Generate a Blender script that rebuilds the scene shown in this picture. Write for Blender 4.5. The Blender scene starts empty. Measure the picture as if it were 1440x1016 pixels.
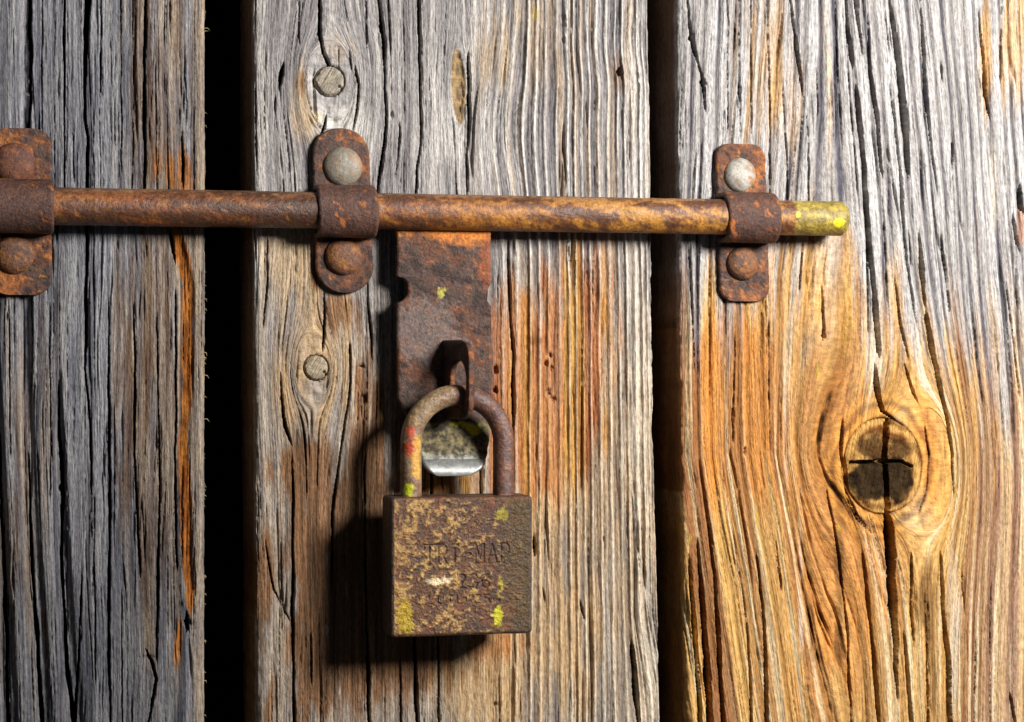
import bpy, math
import numpy as np
from mathutils import Vector

# ------------------------------------------------------------------ camera, light, exposure
scene = bpy.context.scene
YAW = math.radians(13.3)          # the photographer stood a little to the left of the lock
DIST = 0.80
FOC = 1440 * DIST / 0.3744        # focal length in photo pixels
CAM = np.array([-DIST * math.sin(YAW), -DIST * math.cos(YAW), 0.0])
cam_data = bpy.data.cameras.new('camera')
cam_data.sensor_width = 36.0
cam_data.lens = 36.0 * FOC / 1440
cam_data.clip_start = 0.02
cam_data.clip_end = 20.0
cam = bpy.data.objects.new('camera', cam_data)
cam.location = Vector(CAM.tolist())
cam.rotation_euler = (math.radians(90), 0, -YAW)
scene.collection.objects.link(cam)
scene.camera = cam

world = bpy.data.worlds.new('World')
scene.world = world
world.use_nodes = True
bg = world.node_tree.nodes['Background']
bg.inputs['Color'].default_value = (0.80, 0.88, 1.0, 1)
bg.inputs['Strength'].default_value = 0.04

def area_lamp(name, loc, target, size, watts, color):
    d = bpy.data.lights.new(name, 'AREA')
    d.shape = 'DISK'
    d.size = size
    d.energy = watts
    d.color = color
    o = bpy.data.objects.new(name, d)
    o.location = loc
    o.rotation_euler = (Vector(target) - Vector(loc)).to_track_quat('-Z', 'Y').to_euler()
    scene.collection.objects.link(o)
    return o
area_lamp('key_lamp', (0.415, -0.59, 0.27), (0.0, 0.0, 0.0), 0.23, 14.6, (1.0, 0.965, 0.92))

scene.view_settings.view_transform = 'Standard'
scene.view_settings.look = 'None'
scene.view_settings.exposure = 0.0
scene.view_settings.gamma = 1.0

# ------------------------------------------------------------------ helpers: projection, noise, colour
S = 0.3744 / 1440                  # metres per photo pixel on the door at the picture centre
MM = 0.001
ca, sa = math.cos(YAW), math.sin(YAW)

def at(px, py, y=0.0):
    """world x, z of the picture position (px, py) on the plane at depth y (arrays allowed)"""
    a = (np.asarray(px, float) - 720) / FOC
    b = (508 - np.asarray(py, float)) / FOC
    dx = sa + a * ca
    dy = ca - a * sa
    t = (y - CAM[1]) / dy
    return CAM[0] + t * dx, CAM[2] + t * b

def lin(r, g, b):
    c = np.array([r, g, b], float) / 255
    return np.where(c <= 0.04045, c / 12.92, ((c + 0.055) / 1.055) ** 2.4)

_tab = {}
def _table(seed):
    if seed not in _tab:
        _tab[seed] = np.random.default_rng(seed).uniform(-1, 1, (256, 256)).astype(np.float32)
    return _tab[seed]

def vn(x, y, seed=0):
    t = _table(seed)
    x = np.asarray(x, np.float64); y = np.asarray(y, np.float64)
    xi = np.floor(x).astype(np.int64); yi = np.floor(y).astype(np.int64)
    fx = (x - xi); fy = (y - yi)
    fx = fx * fx * (3 - 2 * fx); fy = fy * fy * (3 - 2 * fy)
    x0 = xi & 255; x1 = (xi + 1) & 255; y0 = yi & 255; y1 = (yi + 1) & 255
    a = t[x0, y0]; b = t[x1, y0]; c = t[x0, y1]; d = t[x1, y1]
    return (a + (b - a) * fx) * (1 - fy) + (c + (d - c) * fx) * fy

def fbm(x, y, octaves=4, seed=0, gain=0.55):
    s = 0; amp = 1; tot = 0
    for k in range(octaves):
        s = s + amp * vn(x * 2.03 ** k + 17.3 * k, y * 2.03 ** k + 5.1 * k, seed + k)
        tot += amp; amp *= gain
    return s / tot

def vn3(p, seed=0):
    """three-dimensional noise from three slanted plane noises"""
    x, y, z = p
    return (vn(x + 0.37 * z, y + 0.61 * z, seed) + vn(y - 0.43 * x, z + 0.29 * x, seed + 31) + vn(z + 0.53 * y, x - 0.31 * y, seed + 57)) / 1.9

def fbm3(p, octaves=4, seed=0, gain=0.55):
    s = 0; amp = 1; tot = 0
    for k in range(octaves):
        f = 2.07 ** k
        s = s + amp * vn3((p[0] * f + 3.1 * k, p[1] * f + 7.7 * k, p[2] * f + 1.9 * k), seed + 3 * k)
        tot += amp; amp *= gain
    return s / tot

def sm(e0, e1, x):
    t = np.clip((x - e0) / (e1 - e0), 0, 1)
    return t * t * (3 - 2 * t)

def mix(a, b, t):
    t = np.asarray(t)[..., None]
    return a * (1 - t) + b * t

def blob(X, Y, cx, cy, rx, ry, p=1.0):
    return np.exp(-(((X - cx) / rx) ** 2 + ((Y - cy) / ry) ** 2) ** p)

# ------------------------------------------------------------------ helpers: meshes and objects
def link(name, mesh, mat=None, parent=None, label=None, category=None, group=None, kind=None):
    o = bpy.data.objects.new(name, mesh)
    if mesh is not None and mat is not None:
        mesh.materials.append(mat)
    scene.collection.objects.link(o)
    if parent is not None:
        o.parent = parent
        o.matrix_parent_inverse = parent.matrix_basis.inverted()
    for k, v in (('label', label), ('category', category), ('group', group), ('kind', kind)):
        if v:
            o[k] = v
    return o

def empty(name, loc, label, category, group=None):
    o = bpy.data.objects.new(name, None)
    o.location = loc
    o.empty_display_size = 0.02
    scene.collection.objects.link(o)
    o['label'] = label; o['category'] = category
    if group:
        o['group'] = group
    return o

def sheet(name, P, col, mat, parent=None, wrap_u=False, grain=None, tris=None, smooth=True, **kw):
    """grid of points P (rows, columns, 3) as ONE quad mesh with colour and grain attributes"""
    n, m = P.shape[:2]
    idx = np.arange(n * m).reshape(n, m)
    if wrap_u:
        idx = np.concatenate([idx, idx[:, :1]], axis=1)
    q = np.stack([idx[:-1, :-1], idx[:-1, 1:], idx[1:, 1:], idx[1:, :-1]], -1).reshape(-1, 4)
    me = bpy.data.meshes.new(name)
    me.vertices.add(n * m)
    me.vertices.foreach_set('co', P.reshape(-1).astype(np.float32))
    me.loops.add(q.size)
    me.loops.foreach_set('vertex_index', q.reshape(-1).astype(np.int32))
    me.polygons.add(len(q))
    me.polygons.foreach_set('loop_start', (np.arange(len(q)) * 4).astype(np.int32))
    me.polygons.foreach_set('use_smooth', np.full(len(q), smooth))
    me.update(calc_edges=True)
    me.validate()
    c4 = np.ones((n * m, 4), np.float32)
    c4[:, :3] = np.clip(np.broadcast_to(col, (n, m, 3)).reshape(-1, 3), 0.003, 0.95)
    a = me.attributes.new('tint', 'FLOAT_COLOR', 'POINT')
    a.data.foreach_set('color', c4.reshape(-1))
    if grain is not None:
        g = np.zeros((n * m, 3), np.float32)
        g[:, 0] = grain[0].reshape(-1); g[:, 1] = grain[1].reshape(-1)
        a = me.attributes.new('grain', 'FLOAT_VECTOR', 'POINT')
        a.data.foreach_set('vector', g.reshape(-1))
    return link(name, me, mat, parent, **kw)

# ------------------------------------------------------------------ materials
def new_mat(name):
    m = bpy.data.materials.new(name)
    m.use_nodes = True
    return m, m.node_tree.nodes, m.node_tree.links, m.node_tree.nodes['Principled BSDF']

def wood_material():
    m, N, L, B = new_mat('weathered_wood')
    tint = N.new('ShaderNodeAttribute'); tint.attribute_name = 'tint'
    gr = N.new('ShaderNodeAttribute'); gr.attribute_name = 'grain'
    def streak(sx, sy, detail, rough=0.6):
        mp = N.new('ShaderNodeMapping'); mp.inputs['Scale'].default_value = (sx, sy, 1)
        L.new(gr.outputs['Vector'], mp.inputs['Vector'])
        t = N.new('ShaderNodeTexNoise'); t.noise_dimensions = '2D'
        t.inputs['Scale'].default_value = 1.0; t.inputs['Detail'].default_value = detail
        t.inputs['Roughness'].default_value = rough
        L.new(mp.outputs['Vector'], t.inputs['Vector'])
        return t
    fibre = streak(0.42, 0.016, 4.0)          # fibres of two or three pixels
    speck = streak(0.30, 0.10, 5.0, 0.7)
    ramp = N.new('ShaderNodeMapRange')
    ramp.inputs['From Min'].default_value = 0.28; ramp.inputs['From Max'].default_value = 0.72
    ramp.inputs['To Min'].default_value = 0.70; ramp.inputs['To Max'].default_value = 1.26
    L.new(fibre.outputs['Fac'], ramp.inputs['Value'])
    ramp2 = N.new('ShaderNodeMapRange')
    ramp2.inputs['From Min'].default_value = 0.30; ramp2.inputs['From Max'].default_value = 0.62
    ramp2.inputs['To Min'].default_value = 0.62; ramp2.inputs['To Max'].default_value = 1.10
    L.new(speck.outputs['Fac'], ramp2.inputs['Value'])
    mul = N.new('ShaderNodeMath'); mul.operation = 'MULTIPLY'
    L.new(ramp.outputs['Result'], mul.inputs[0]); L.new(ramp2.outputs['Result'], mul.inputs[1])
    mx = N.new('ShaderNodeVectorMath'); mx.operation = 'SCALE'
    L.new(tint.outputs['Color'], mx.inputs[0]); L.new(mul.outputs['Value'], mx.inputs['Scale'])
    L.new(mx.outputs['Vector'], B.inputs['Base Color'])
    add = N.new('ShaderNodeMath'); add.operation = 'ADD'
    L.new(fibre.outputs['Fac'], add.inputs[0]); L.new(speck.outputs['Fac'], add.inputs[1])
    bump = N.new('ShaderNodeBump'); bump.inputs['Strength'].default_value = 0.8
    bump.inputs['Distance'].default_value = 0.0009
    L.new(add.outputs['Value'], bump.inputs['Height'])
    L.new(bump.outputs['Normal'], B.inputs['Normal'])
    B.inputs['Roughness'].default_value = 0.78
    B.inputs['Specular IOR Level'].default_value = 0.07
    return m

def metal_material(name, rough=0.62, metallic=0.0, spec=0.4, fine=900.0, contrast=(0.5, 1.5), bumpd=0.0006, strength=0.8):
    m, N, L, B = new_mat(name)
    tint = N.new('ShaderNodeAttribute'); tint.attribute_name = 'tint'
    geo = N.new('ShaderNodeNewGeometry')
    def noise(scale, detail, rg=0.65):
        t = N.new('ShaderNodeTexNoise')
        t.inputs['Scale'].default_value = scale; t.inputs['Detail'].default_value = detail
        t.inputs['Roughness'].default_value = rg
        L.new(geo.outputs['Position'], t.inputs['Vector'])
        return t
    a = noise(fine, 5.0, 0.7); b = noise(fine * 0.3, 5.0)
    mr = N.new('ShaderNodeMapRange')
    mr.inputs['From Min'].default_value = 0.3; mr.inputs['From Max'].default_value = 0.7
    mr.inputs['To Min'].default_value = contrast[0]; mr.inputs['To Max'].default_value = contrast[1]
    L.new(a.outputs['Fac'], mr.inputs['Value'])
    mx = N.new('ShaderNodeVectorMath'); mx.operation = 'SCALE'
    L.new(tint.outputs['Color'], mx.inputs[0]); L.new(mr.outputs['Result'], mx.inputs['Scale'])
    L.new(mx.outputs['Vector'], B.inputs['Base Color'])
    add = N.new('ShaderNodeMath'); add.operation = 'MULTIPLY_ADD'; add.inputs[1].default_value = 1.6
    L.new(b.outputs['Fac'], add.inputs[0]); L.new(a.outputs['Fac'], add.inputs[2])
    bump = N.new('ShaderNodeBump'); bump.inputs['Strength'].default_value = strength
    bump.inputs['Distance'].default_value = bumpd
    L.new(add.outputs['Value'], bump.inputs['Height'])
    L.new(bump.outputs['Normal'], B.inputs['Normal'])
    r = N.new('ShaderNodeMapRange')
    r.inputs['From Min'].default_value = 0.3; r.inputs['From Max'].default_value = 0.7
    r.inputs['To Min'].default_value = max(0.05, rough - 0.14); r.inputs['To Max'].default_value = min(1, rough + 0.14)
    L.new(b.outputs['Fac'], r.inputs['Value'])
    L.new(r.outputs['Result'], B.inputs['Roughness'])
    B.inputs['Metallic'].default_value = metallic
    B.inputs['Specular IOR Level'].default_value = spec
    return m

WOOD = wood_material()
RUST = metal_material('rusted_iron')
ROD = metal_material('rusted_rod', rough=0.48, spec=0.55, bumpd=0.0004)
PAINTED = metal_material('flaking_brass_plate', rough=0.45, spec=0.5, metallic=0.25, fine=1100.0, contrast=(0.55, 1.45))
STEEL = metal_material('worn_steel', rough=0.5, metallic=0.75, spec=0.5, contrast=(0.85, 1.12), bumpd=0.0002, strength=0.4)
ZINC = metal_material('dull_zinc_rivet', rough=0.55, metallic=0.1, spec=0.4, contrast=(0.75, 1.2), bumpd=0.0003)

# ------------------------------------------------------------------ the planks
HX, VY = 0.95, 2.4
TOP, BOT = -420.0, 1440.0

def crack_field(X, Y, cracks, seed, scale=0.64):
    """depth in mm carved by hand-placed cracks: lists of (x, y, half width) from top to bottom"""
    H = np.zeros_like(X)
    D = np.zeros_like(X)
    for i, pts in enumerate(cracks):
        ys = [p[1] for p in pts]; xs = [p[0] for p in pts]; ws = [p[2] for p in pts]
        r0 = np.searchsorted(Y[:, 0], ys[0] - 8); r1 = np.searchsorted(Y[:, 0], ys[-1] + 8)
        if ys[0] <= 0: r0 = 0
        if ys[-1] >= 1016: r1 = len(Y)
        if r1 - r0 < 2: continue
        y = Y[r0:r1, :1]
        slope0 = (xs[1] - xs[0]) / max(1, ys[1] - ys[0]); slope1 = (xs[-1] - xs[-2]) / max(1, ys[-1] - ys[-2])
        xc = np.interp(y, ys, xs) + np.minimum(y - ys[0], 0) * slope0 + np.maximum(y - ys[-1], 0) * slope1
        xc = xc + 1.7 * fbm(y / 45.0, y * 0 + i * 3.7, 3, seed)
        w = np.interp(y, ys, ws) * (1 + 0.45 * fbm(y / 34.0, y * 0 + i * 1.9, 2, seed + 9))
        if ys[0] > 0: w = w * sm(ys[0] - 8, ys[0] + 10, y)
        if ys[-1] < 1016: w = w * (1 - sm(ys[-1] - 10, ys[-1] + 8, y))
        w = np.maximum(w, 0.01)
        xcol = X[r0:r1]
        t = np.clip(1.12 - np.abs(xcol - xc) / (scale * w + 0.25), 0, 1)
        dep = np.clip(w * 3.2, 0, 16.0)
        cut = dep * np.sqrt(t) * (t > 0)
        H[r0:r1] = np.maximum(H[r0:r1], cut)
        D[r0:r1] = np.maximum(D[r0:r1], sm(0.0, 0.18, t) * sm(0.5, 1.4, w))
    return H, D

def ring_profile(lo, hi, spacing, seed, groove=False):
    """height profile of the growth rings across the board: narrow proud late wood, eroded early wood"""
    rng = np.random.default_rng(seed)
    us = np.arange(lo, hi, 0.25)
    prof = np.zeros_like(us); tone = np.zeros_like(us)
    u = lo
    while u < hi:
        w = spacing(u) * rng.uniform(0.72, 1.3)
        t = (us - u) / w
        k = (t >= 0) & (t < 1)
        c = rng.uniform(0.60, 0.78); s = rng.uniform(0.17, 0.25); a = rng.uniform(0.7, 1.0)
        prof[k] = a * np.exp(-((t[k] - c) / s) ** 2) + 0.18 * np.exp(-((t[k] - 0.2) / 0.1) ** 2) * rng.uniform(0, 1)
        if groove:                                     # broad smooth bands parted by narrow furrows
            g = rng.uniform(0.12, 0.24)
            prof[k] = (1 - a * np.exp(-((t[k] - 0.5 + rng.uniform(-.25, .25)) / g) ** 2)) * 0.9
        tone[k] = rng.uniform(-1, 1)
        u += w
    return us, prof, tone

def rand_checks(n, lo, hi, seed, wmin=0.5, wmax=1.1, lmin=60, lmax=320, ymin=-100, ymax=1116):
    rng = np.random.default_rng(seed)
    return [(rng.uniform(lo, hi), rng.uniform(ymin, ymax), rng.uniform(lmin, lmax), rng.uniform(wmin, wmax)) for _ in range(n)]

def check_field(U, Y, checks, seed):
    H = np.zeros_like(U)
    rows = Y[:, 0]
    for i, (u0, y0, ln, w) in enumerate(checks):
        r0 = np.searchsorted(rows, y0); r1 = np.searchsorted(rows, y0 + ln)
        if r1 - r0 < 3: continue
        y = Y[r0:r1, :1]
        ww = w * np.sqrt(np.clip(np.sin(np.pi * (y - y0) / ln), 0, 1)) * (1 + 0.5 * vn(y / 14.0, y * 0 + i, seed))
        t = np.clip(1.15 - np.abs(U[r0:r1] - u0) / (np.maximum(ww, 0.02) + 0.3), 0, 1)
        H[r0:r1] = np.maximum(H[r0:r1], np.clip(ww, 0, 3) * 2.4 * np.sqrt(t))
    return H

def flow(X, Y, knots):
    """grain coordinate: growth-ring lines part round the knots like water round stones"""
    U = X.copy()
    for cx, cy, R, ky in knots:
        dx = X - cx; dy = (Y - cy) * ky
        r2 = np.maximum(dx * dx + dy * dy, (0.92 * R) ** 2)
        U = U - dx * (R * R) / r2
    return U

def plank(name, parent, label, edges_l, edges_r, spacing, knots, cracks, checks, drift, relief, paint, seed, pits=(), holes=(), waves=None, ragged=1.2, groove=False, wob=1.0, crackw=0.64):
    ys = np.concatenate([np.arange(TOP, -60, 8.0), np.arange(-60, 1076, VY), np.arange(1076, BOT + 1, 8.0)])
    xl = np.interp(ys, [e[1] for e in edges_l], [e[0] for e in edges_l]) + ragged * fbm(ys / 12.0, ys * 0 + 1, 4, seed + 70)
    xr = np.interp(ys, [e[1] for e in edges_r], [e[0] for e in edges_r]) + ragged * fbm(ys / 12.0, ys * 0 + 9, 4, seed + 71)
    lo, hi = float(xl.mean()), float(xr.mean())
    a, b = max(lo, -60.0), min(hi, 1500.0)
    px = np.concatenate([np.arange(lo, a, 3.5), np.linspace(a, b, int((b - a) / HX)), np.arange(b + 3.5, hi + 3.5, 3.5)])
    t = (px - px[0]) / (px[-1] - px[0])
    m = len(t)
    X = xl[:, None] * (1 - t) + xr[:, None] * t
    Y = np.repeat(ys[:, None], m, axis=1)
    Xd = drift(X, Y)
    U = flow(Xd, Y, knots)
    U = U + wob * (3.5 * fbm(U / 70.0, Y / 240.0, 3, seed + 1) + 0.8 * fbm(X / 16.0, Y / 80.0, 2, seed + 2))
    us, prof, tone = ring_profile(U.min() - 5, U.max() + 5, spacing, seed + 3, groove)
    tone = np.convolve(tone, np.ones(13) / 13, 'same')
    R = np.interp(U, us, prof); T = np.interp(U, us, tone)
    amp = relief(X, Y)
    f1 = fbm(U / 5.0, Y / 130.0, 3, seed + 4); f2 = fbm(U / 1.9, Y / 42.0, 3, seed + 5)
    low = fbm(X / 130.0, Y / 300.0, 3, seed + 6)
    h = amp * R * (1 + 0.35 * fbm(U / 20, Y / 60.0, 2, seed + 7)) + 0.20 * f1 + 0.16 * f2 + 0.7 * low + 0.11 * fbm(U / 2.4, Y / 16.0, 3, seed + 98)
    h = h + 0.16 * fbm(X / 5.0, Y / 9.0, 3, seed + 8)
    if waves is not None:
        h = h + waves(X, Y)
    cut, inside = crack_field(X, Y, cracks, seed + 20, crackw)
    chk = check_field(U, Y, checks, seed + 30)
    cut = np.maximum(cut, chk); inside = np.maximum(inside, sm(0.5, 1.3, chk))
    # a net of hairline checks that run along the grain
    hn = np.abs(fbm(U / 10.0, Y / 520.0, 2, seed + 33)); hm = sm(-0.1, 0.25, fbm(U / 16.0, Y / 150.0, 2, seed + 35))
    hn2 = np.abs(fbm(U / 5.0, Y / 260.0, 2, seed + 37)); hm2 = sm(0.0, 0.35, fbm(U / 12.0, Y / 90.0, 2, seed + 39))
    cut = np.maximum(cut, np.maximum(1.5 * hm * (1 - sm(0.0, 0.075, hn)), 0.8 * hm2 * (1 - sm(0.0, 0.12, hn2))))
    h = h - cut
    for (cx, cy, rx, ry, d) in pits:
        rr = np.sqrt(((X - cx) / rx) ** 2 + ((Y - cy) / ry) ** 2) + 0.7 * fbm(X / 5, Y / 5, 3, seed + 41)
        h = h - 0.7 * d * (1 - sm(0.6, 1.1, rr))
    for (cx, cy, rx, ry, d) in holes:
        rr = np.sqrt(((X - cx) / rx) ** 2 + ((Y - cy) / ry) ** 2)
        h = h - d * (1 - sm(0.90, 1.0, rr))
    # the corners are worn round
    rad = 11.0 * (1 + 0.4 * fbm(Y / 60.0, Y * 0, 2, seed + 50))
    for d in (X - xl[:, None], xr[:, None] - X):
        k = np.clip(1 - d / rad, 0, 1)
        h = h - (rad * S / MM) * (1 - np.sqrt(np.maximum(1 - k * k, 0.0)))
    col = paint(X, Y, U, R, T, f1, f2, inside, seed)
    wx, wz = at(X, Y)
    P = np.stack([wx, -h * MM, wz], -1)
    # sides of the board, 42 mm deep
    deep = np.array([5.0, 9.0, 14.0, 20.0, 28.0, 36.0, 42.0])
    def side(edge, c):
        n = len(ys)
        x = np.repeat(P[:, edge, 0][:, None], len(deep), 1); z = np.repeat(P[:, edge, 2][:, None], len(deep), 1)
        y = np.maximum(np.repeat(deep[None, :] * MM, n, 0), P[:, edge, 1][:, None] + 0.0002 * np.arange(1, len(deep) + 1))
        w = 0.0005 * fbm(z * 900 / 8, y * 900, 3, seed + 60) * np.array([0.6, 1, 1, 1, 1, 1, 1])
        x = x + w
        c = np.repeat(c[:, None, :], len(deep), 1) * (1 + 0.4 * fbm(z * 400 / 6, y * 1500, 3, seed + 61))[..., None]
        return np.stack([x, y, z], -1), c
    br = lin(96, 70, 46)
    PL, CL = side(0, mix(col[:, 0], np.broadcast_to(br, col[:, 0].shape), np.full(len(ys), 0.7)))
    PR, CR = side(-1, mix(col[:, -1], np.broadcast_to(br, col[:, -1].shape), np.full(len(ys), 0.7)))
    P = np.concatenate([PL[:, ::-1], P, PR], 1); col = np.concatenate([CL[:, ::-1], col, CR], 1)
    k = len(deep)
    gu = np.concatenate([U[:, :1] - np.arange(k, 0, -1) * 12, U, U[:, -1:] + np.arange(1, k + 1) * 12], 1)
    gv = np.concatenate([Y[:, :1].repeat(k, 1), Y, Y[:, :1].repeat(k, 1)], 1)
    return sheet(name, P, col, WOOD, parent, grain=(gu + seed * 131.0, gv), label=label)

door = empty('plank_door', (0, 0.042, at(720, BOT)[1].item()),
             'weathered vertical plank door with two dark gaps, holding the bolt and padlock', 'door')

WHITE = lin(222, 217, 210); LGREY = lin(196, 190, 184); GREY = lin(152, 147, 146); DGREY = lin(104, 100, 102)
COOL = lin(162, 163, 172); DCOOL = lin(78, 78, 86)
TAN = lin(196, 168, 128); GOLD = lin(206, 158, 82); ORANGE = lin(180, 114, 48); RED = lin(168, 90, 38)
BROWN = lin(100, 68, 38); DBROWN = lin(62, 36, 20); YELLOW = lin(205, 190, 20); CRACK_SHADE = lin(26, 19, 14)  # last one: near-black shade inside the cracks, painted into the wood colour

def streaky(mask, U, Y, seed, s=0.55, fu=9.0, fv=150.0):
    n = fbm(U / fu, Y / fv, 3, seed)
    return sm(0.18, 0.72, mask * (1 + 0.3 * n) + s * n * np.sqrt(np.clip(mask, 0, 1)))

# ---- left plank
def paint_left(X, Y, U, R, T, f1, f2, inside, seed):
    b = np.clip(0.56 + 0.5 * f1 + 0.25 * f2 + 0.25 * (R - 0.6) + 0.22 * T, 0, 1)
    c = mix(mix(np.broadcast_to(DCOOL, X.shape + (3,)), COOL, b), LGREY, np.clip(0.16 * R + 0.4 * f1 + 0.05, 0, 1))
    warm = streaky(0.8 * blob(X, Y, 225, 400, 62, 700) + 0.55 * blob(X, Y, 25, 650, 60, 400), U, Y, seed + 80)
    c = mix(c, mix(np.broadcast_to(BROWN, X.shape + (3,)), TAN, np.clip(0.35 + 0.7 * f1 + 0.3 * f2, 0, 1)), 0.62 * warm)
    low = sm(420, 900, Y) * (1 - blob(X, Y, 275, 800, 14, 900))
    c = c * (1 - 0.36 * low)[..., None]  # light falloff painted into the wood: darker towards the bottom
    rust = streaky(0.9 * blob(X, Y, 174, 560, 13, 190) + 0.6 * blob(X, Y, 207, 480, 12, 160) + 0.8 * blob(X, Y, 215, 160, 10, 120) + 0.5 * blob(X, Y, 240, 500, 12, 130), U, Y, seed + 81, 0.8, 5.0, 60.0)
    c = mix(c, BROWN, 0.6 * rust)
    og = streaky(0.9 * blob(X, Y, 255, 245, 22, 42) + 0.8 * blob(X, Y, 277, 45, 8, 30) + 0.5 * blob(X, Y, 222, 235, 14, 30), U, Y, seed + 82, 0.7, 6, 60)
    c = mix(c, ORANGE, 0.8 * og)
    edge = sm(268, 276, X + 2 * f1)
    c = mix(c, mix(np.broadcast_to(DGREY, X.shape + (3,)), TAN, np.clip(0.45 + 0.6 * f1, 0, 1)), 0.75 * edge)
    # the split strip of fresh orange wood near the edge
    yy = Y[:, :1]
    xc = np.interp(yy, [325, 350, 400, 480, 560, 620, 645, 700, 760, 800, 830], [246, 254, 265, 264, 264, 258, 258, 262, 262, 264, 267]) + 1.5 * fbm(yy / 14, yy * 0, 3, 5)
    hw = np.interp(yy, [318, 332, 360, 400, 500, 600, 650, 760, 800, 850, 868], [0, 11, 10, 9, 8, 6, 9, 8, 7, 5, 0]) * (1 + 0.3 * fbm(yy / 20, yy * 0 + 3, 2, 6))
    o = 1 - sm(0.75, 1.1, np.abs(X - xc) / np.maximum(hw, 0.1))
    c = mix(c, mix(np.broadcast_to(lin(184, 116, 54), X.shape + (3,)), lin(120, 64, 30), np.clip(0.3 + 0.9 * fbm(X / 9, Y / 26, 3, seed + 83), 0, 1)), o)
    o2 = 1 - sm(0.7, 1.1, np.sqrt(((X - 251 + (Y - 900) * 0.08) / 6) ** 2 + ((Y - 905) / 38) ** 2))
    c = mix(c, ORANGE, 0.8 * o2)
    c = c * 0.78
    return mix(c, CRACK_SHADE, 0.92 * inside)

def waves_left(X, Y):
    h = np.zeros_like(X)
    for pts in ([(36, 400, 8), (38, 600, 10), (44, 760, 12), (52, 880, 13), (60, 1016, 14)],
                [(82, 560, 5), (86, 760, 11), (94, 900, 13), (104, 1016, 14)],
                [(-4, 560, 6), (4, 800, 10), (14, 1016, 12)],
                [(36, -20, 7), (36, 180, 6)]):
        ys = [p[1] for p in pts]
        xc = np.interp(Y[:, :1], ys, [p[0] for p in pts]); w = np.interp(Y[:, :1], ys, [p[2] for p in pts])
        fade = sm(ys[0] - 80, ys[0] + 60, Y[:, :1]) * (1 - sm(ys[-1], ys[-1] + 200, Y[:, :1]))
        h -= 2.6 * fade * np.exp(-((X - xc) / w) ** 4)
    # groove in which the orange strip shows
    yy = Y[:, :1]
    xc = np.interp(yy, [325, 400, 560, 640, 760, 830], [246, 263, 262, 257, 261, 266])
    h -= 1.6 * sm(320, 350, yy) * (1 - sm(800, 850, yy)) * np.exp(-((X - xc) / 9.0) ** 4)
    return h

cr_left = [
    [(42, 0, 3), (44, 80, 4), (43, 120, 3), (42, 190, 2)],
    [(91, 0, 1.5), (90, 60, 2), (91, 140, 1.6), (90, 275, 1.5)],
    [(124, 0, 6.5), (122, 40, 6), (121, 60, 4), (119, 110, 3), (119, 160, 3), (124, 200, 3.5), (123, 275, 3.5), (123, 340, 4), (121, 400, 3.5), (121, 470, 3.5), (120, 520, 2.5), (127, 600, 2), (128, 690, 1.5)],
    [(142, 0, 1), (141, 60, 1.8), (141, 130, 1.2)],
    [(205, 0, 2.6), (203, 80, 3), (204, 160, 3.2), (203, 275, 2.6)],
    [(255, 190, 1), (258, 230, 3), (257, 262, 2)],
    [(103, 190, 1), (104, 255, 1.2)],
    [(186, 0, 0.8), (187, 150, 1.0), (186, 270, 0.9)],
    [(83, 540, 2), (83, 600, 3), (88, 655, 5), (89, 700, 4), (86, 780, 3), (90, 850, 3), (96, 950, 4), (104, 1016, 5)],
    [(40, 640, 2), (46, 800, 3.5), (52, 900, 4), (60, 1016, 4)],
    [(0, 600, 2), (3, 750, 3), (8, 850, 4), (12, 1016, 4)],
    [(153, 420, 1), (153, 560, 2), (154, 650, 3), (154, 760, 2.6), (153, 850, 3.2), (155, 1016, 2.2)],
    [(188, 430, 1.5), (190, 520, 2.6), (189, 640, 2), (193, 720, 2), (197, 810, 2)],
    [(221, 440, 1), (223, 560, 1.6), (225, 700, 2), (222, 850, 2.6), (221, 930, 1.5)],
    [(247, 410, 1.5), (248, 560, 2.0), (246, 700, 2.6), (249, 800, 2)],
    [(115, 800, 1), (112, 900, 2), (106, 1016, 3)],
    [(205, 915, 1.5), (214, 935, 3), (219, 955, 3), (212, 1000, 2.6), (208, 1016, 2)],
    [(239, 325, 4), (243, 352, 4), (246, 372, 1)],
    [(262, 862, 3), (264, 885, 4), (262, 890, 1)],
    [(70, 430, 0.9), (71, 700, 1.2)], [(170, 0, 0.8), (171, 240, 1.0)], [(60, 0, 0.8), (59, 180, 0.9)],
    [(13, 420, 0.8), (15, 640, 1.2)], [(132, 700, 0.9), (134, 960, 1.2)], [(171, 830, 0.9), (172, 1016, 1.2)],
]
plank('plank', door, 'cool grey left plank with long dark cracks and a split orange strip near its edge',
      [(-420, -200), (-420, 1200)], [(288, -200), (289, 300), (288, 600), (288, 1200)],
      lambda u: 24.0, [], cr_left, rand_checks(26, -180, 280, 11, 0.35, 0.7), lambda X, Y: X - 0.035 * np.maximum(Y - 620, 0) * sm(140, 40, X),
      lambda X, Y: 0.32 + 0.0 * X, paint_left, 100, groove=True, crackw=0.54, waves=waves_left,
      pits=[(263, 876, 5, 7, 5.0), (87, 640, 5, 10, 2.0), (87, 688, 4, 6, 3.0), (206, 925, 10, 5, 1.2)])

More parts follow.
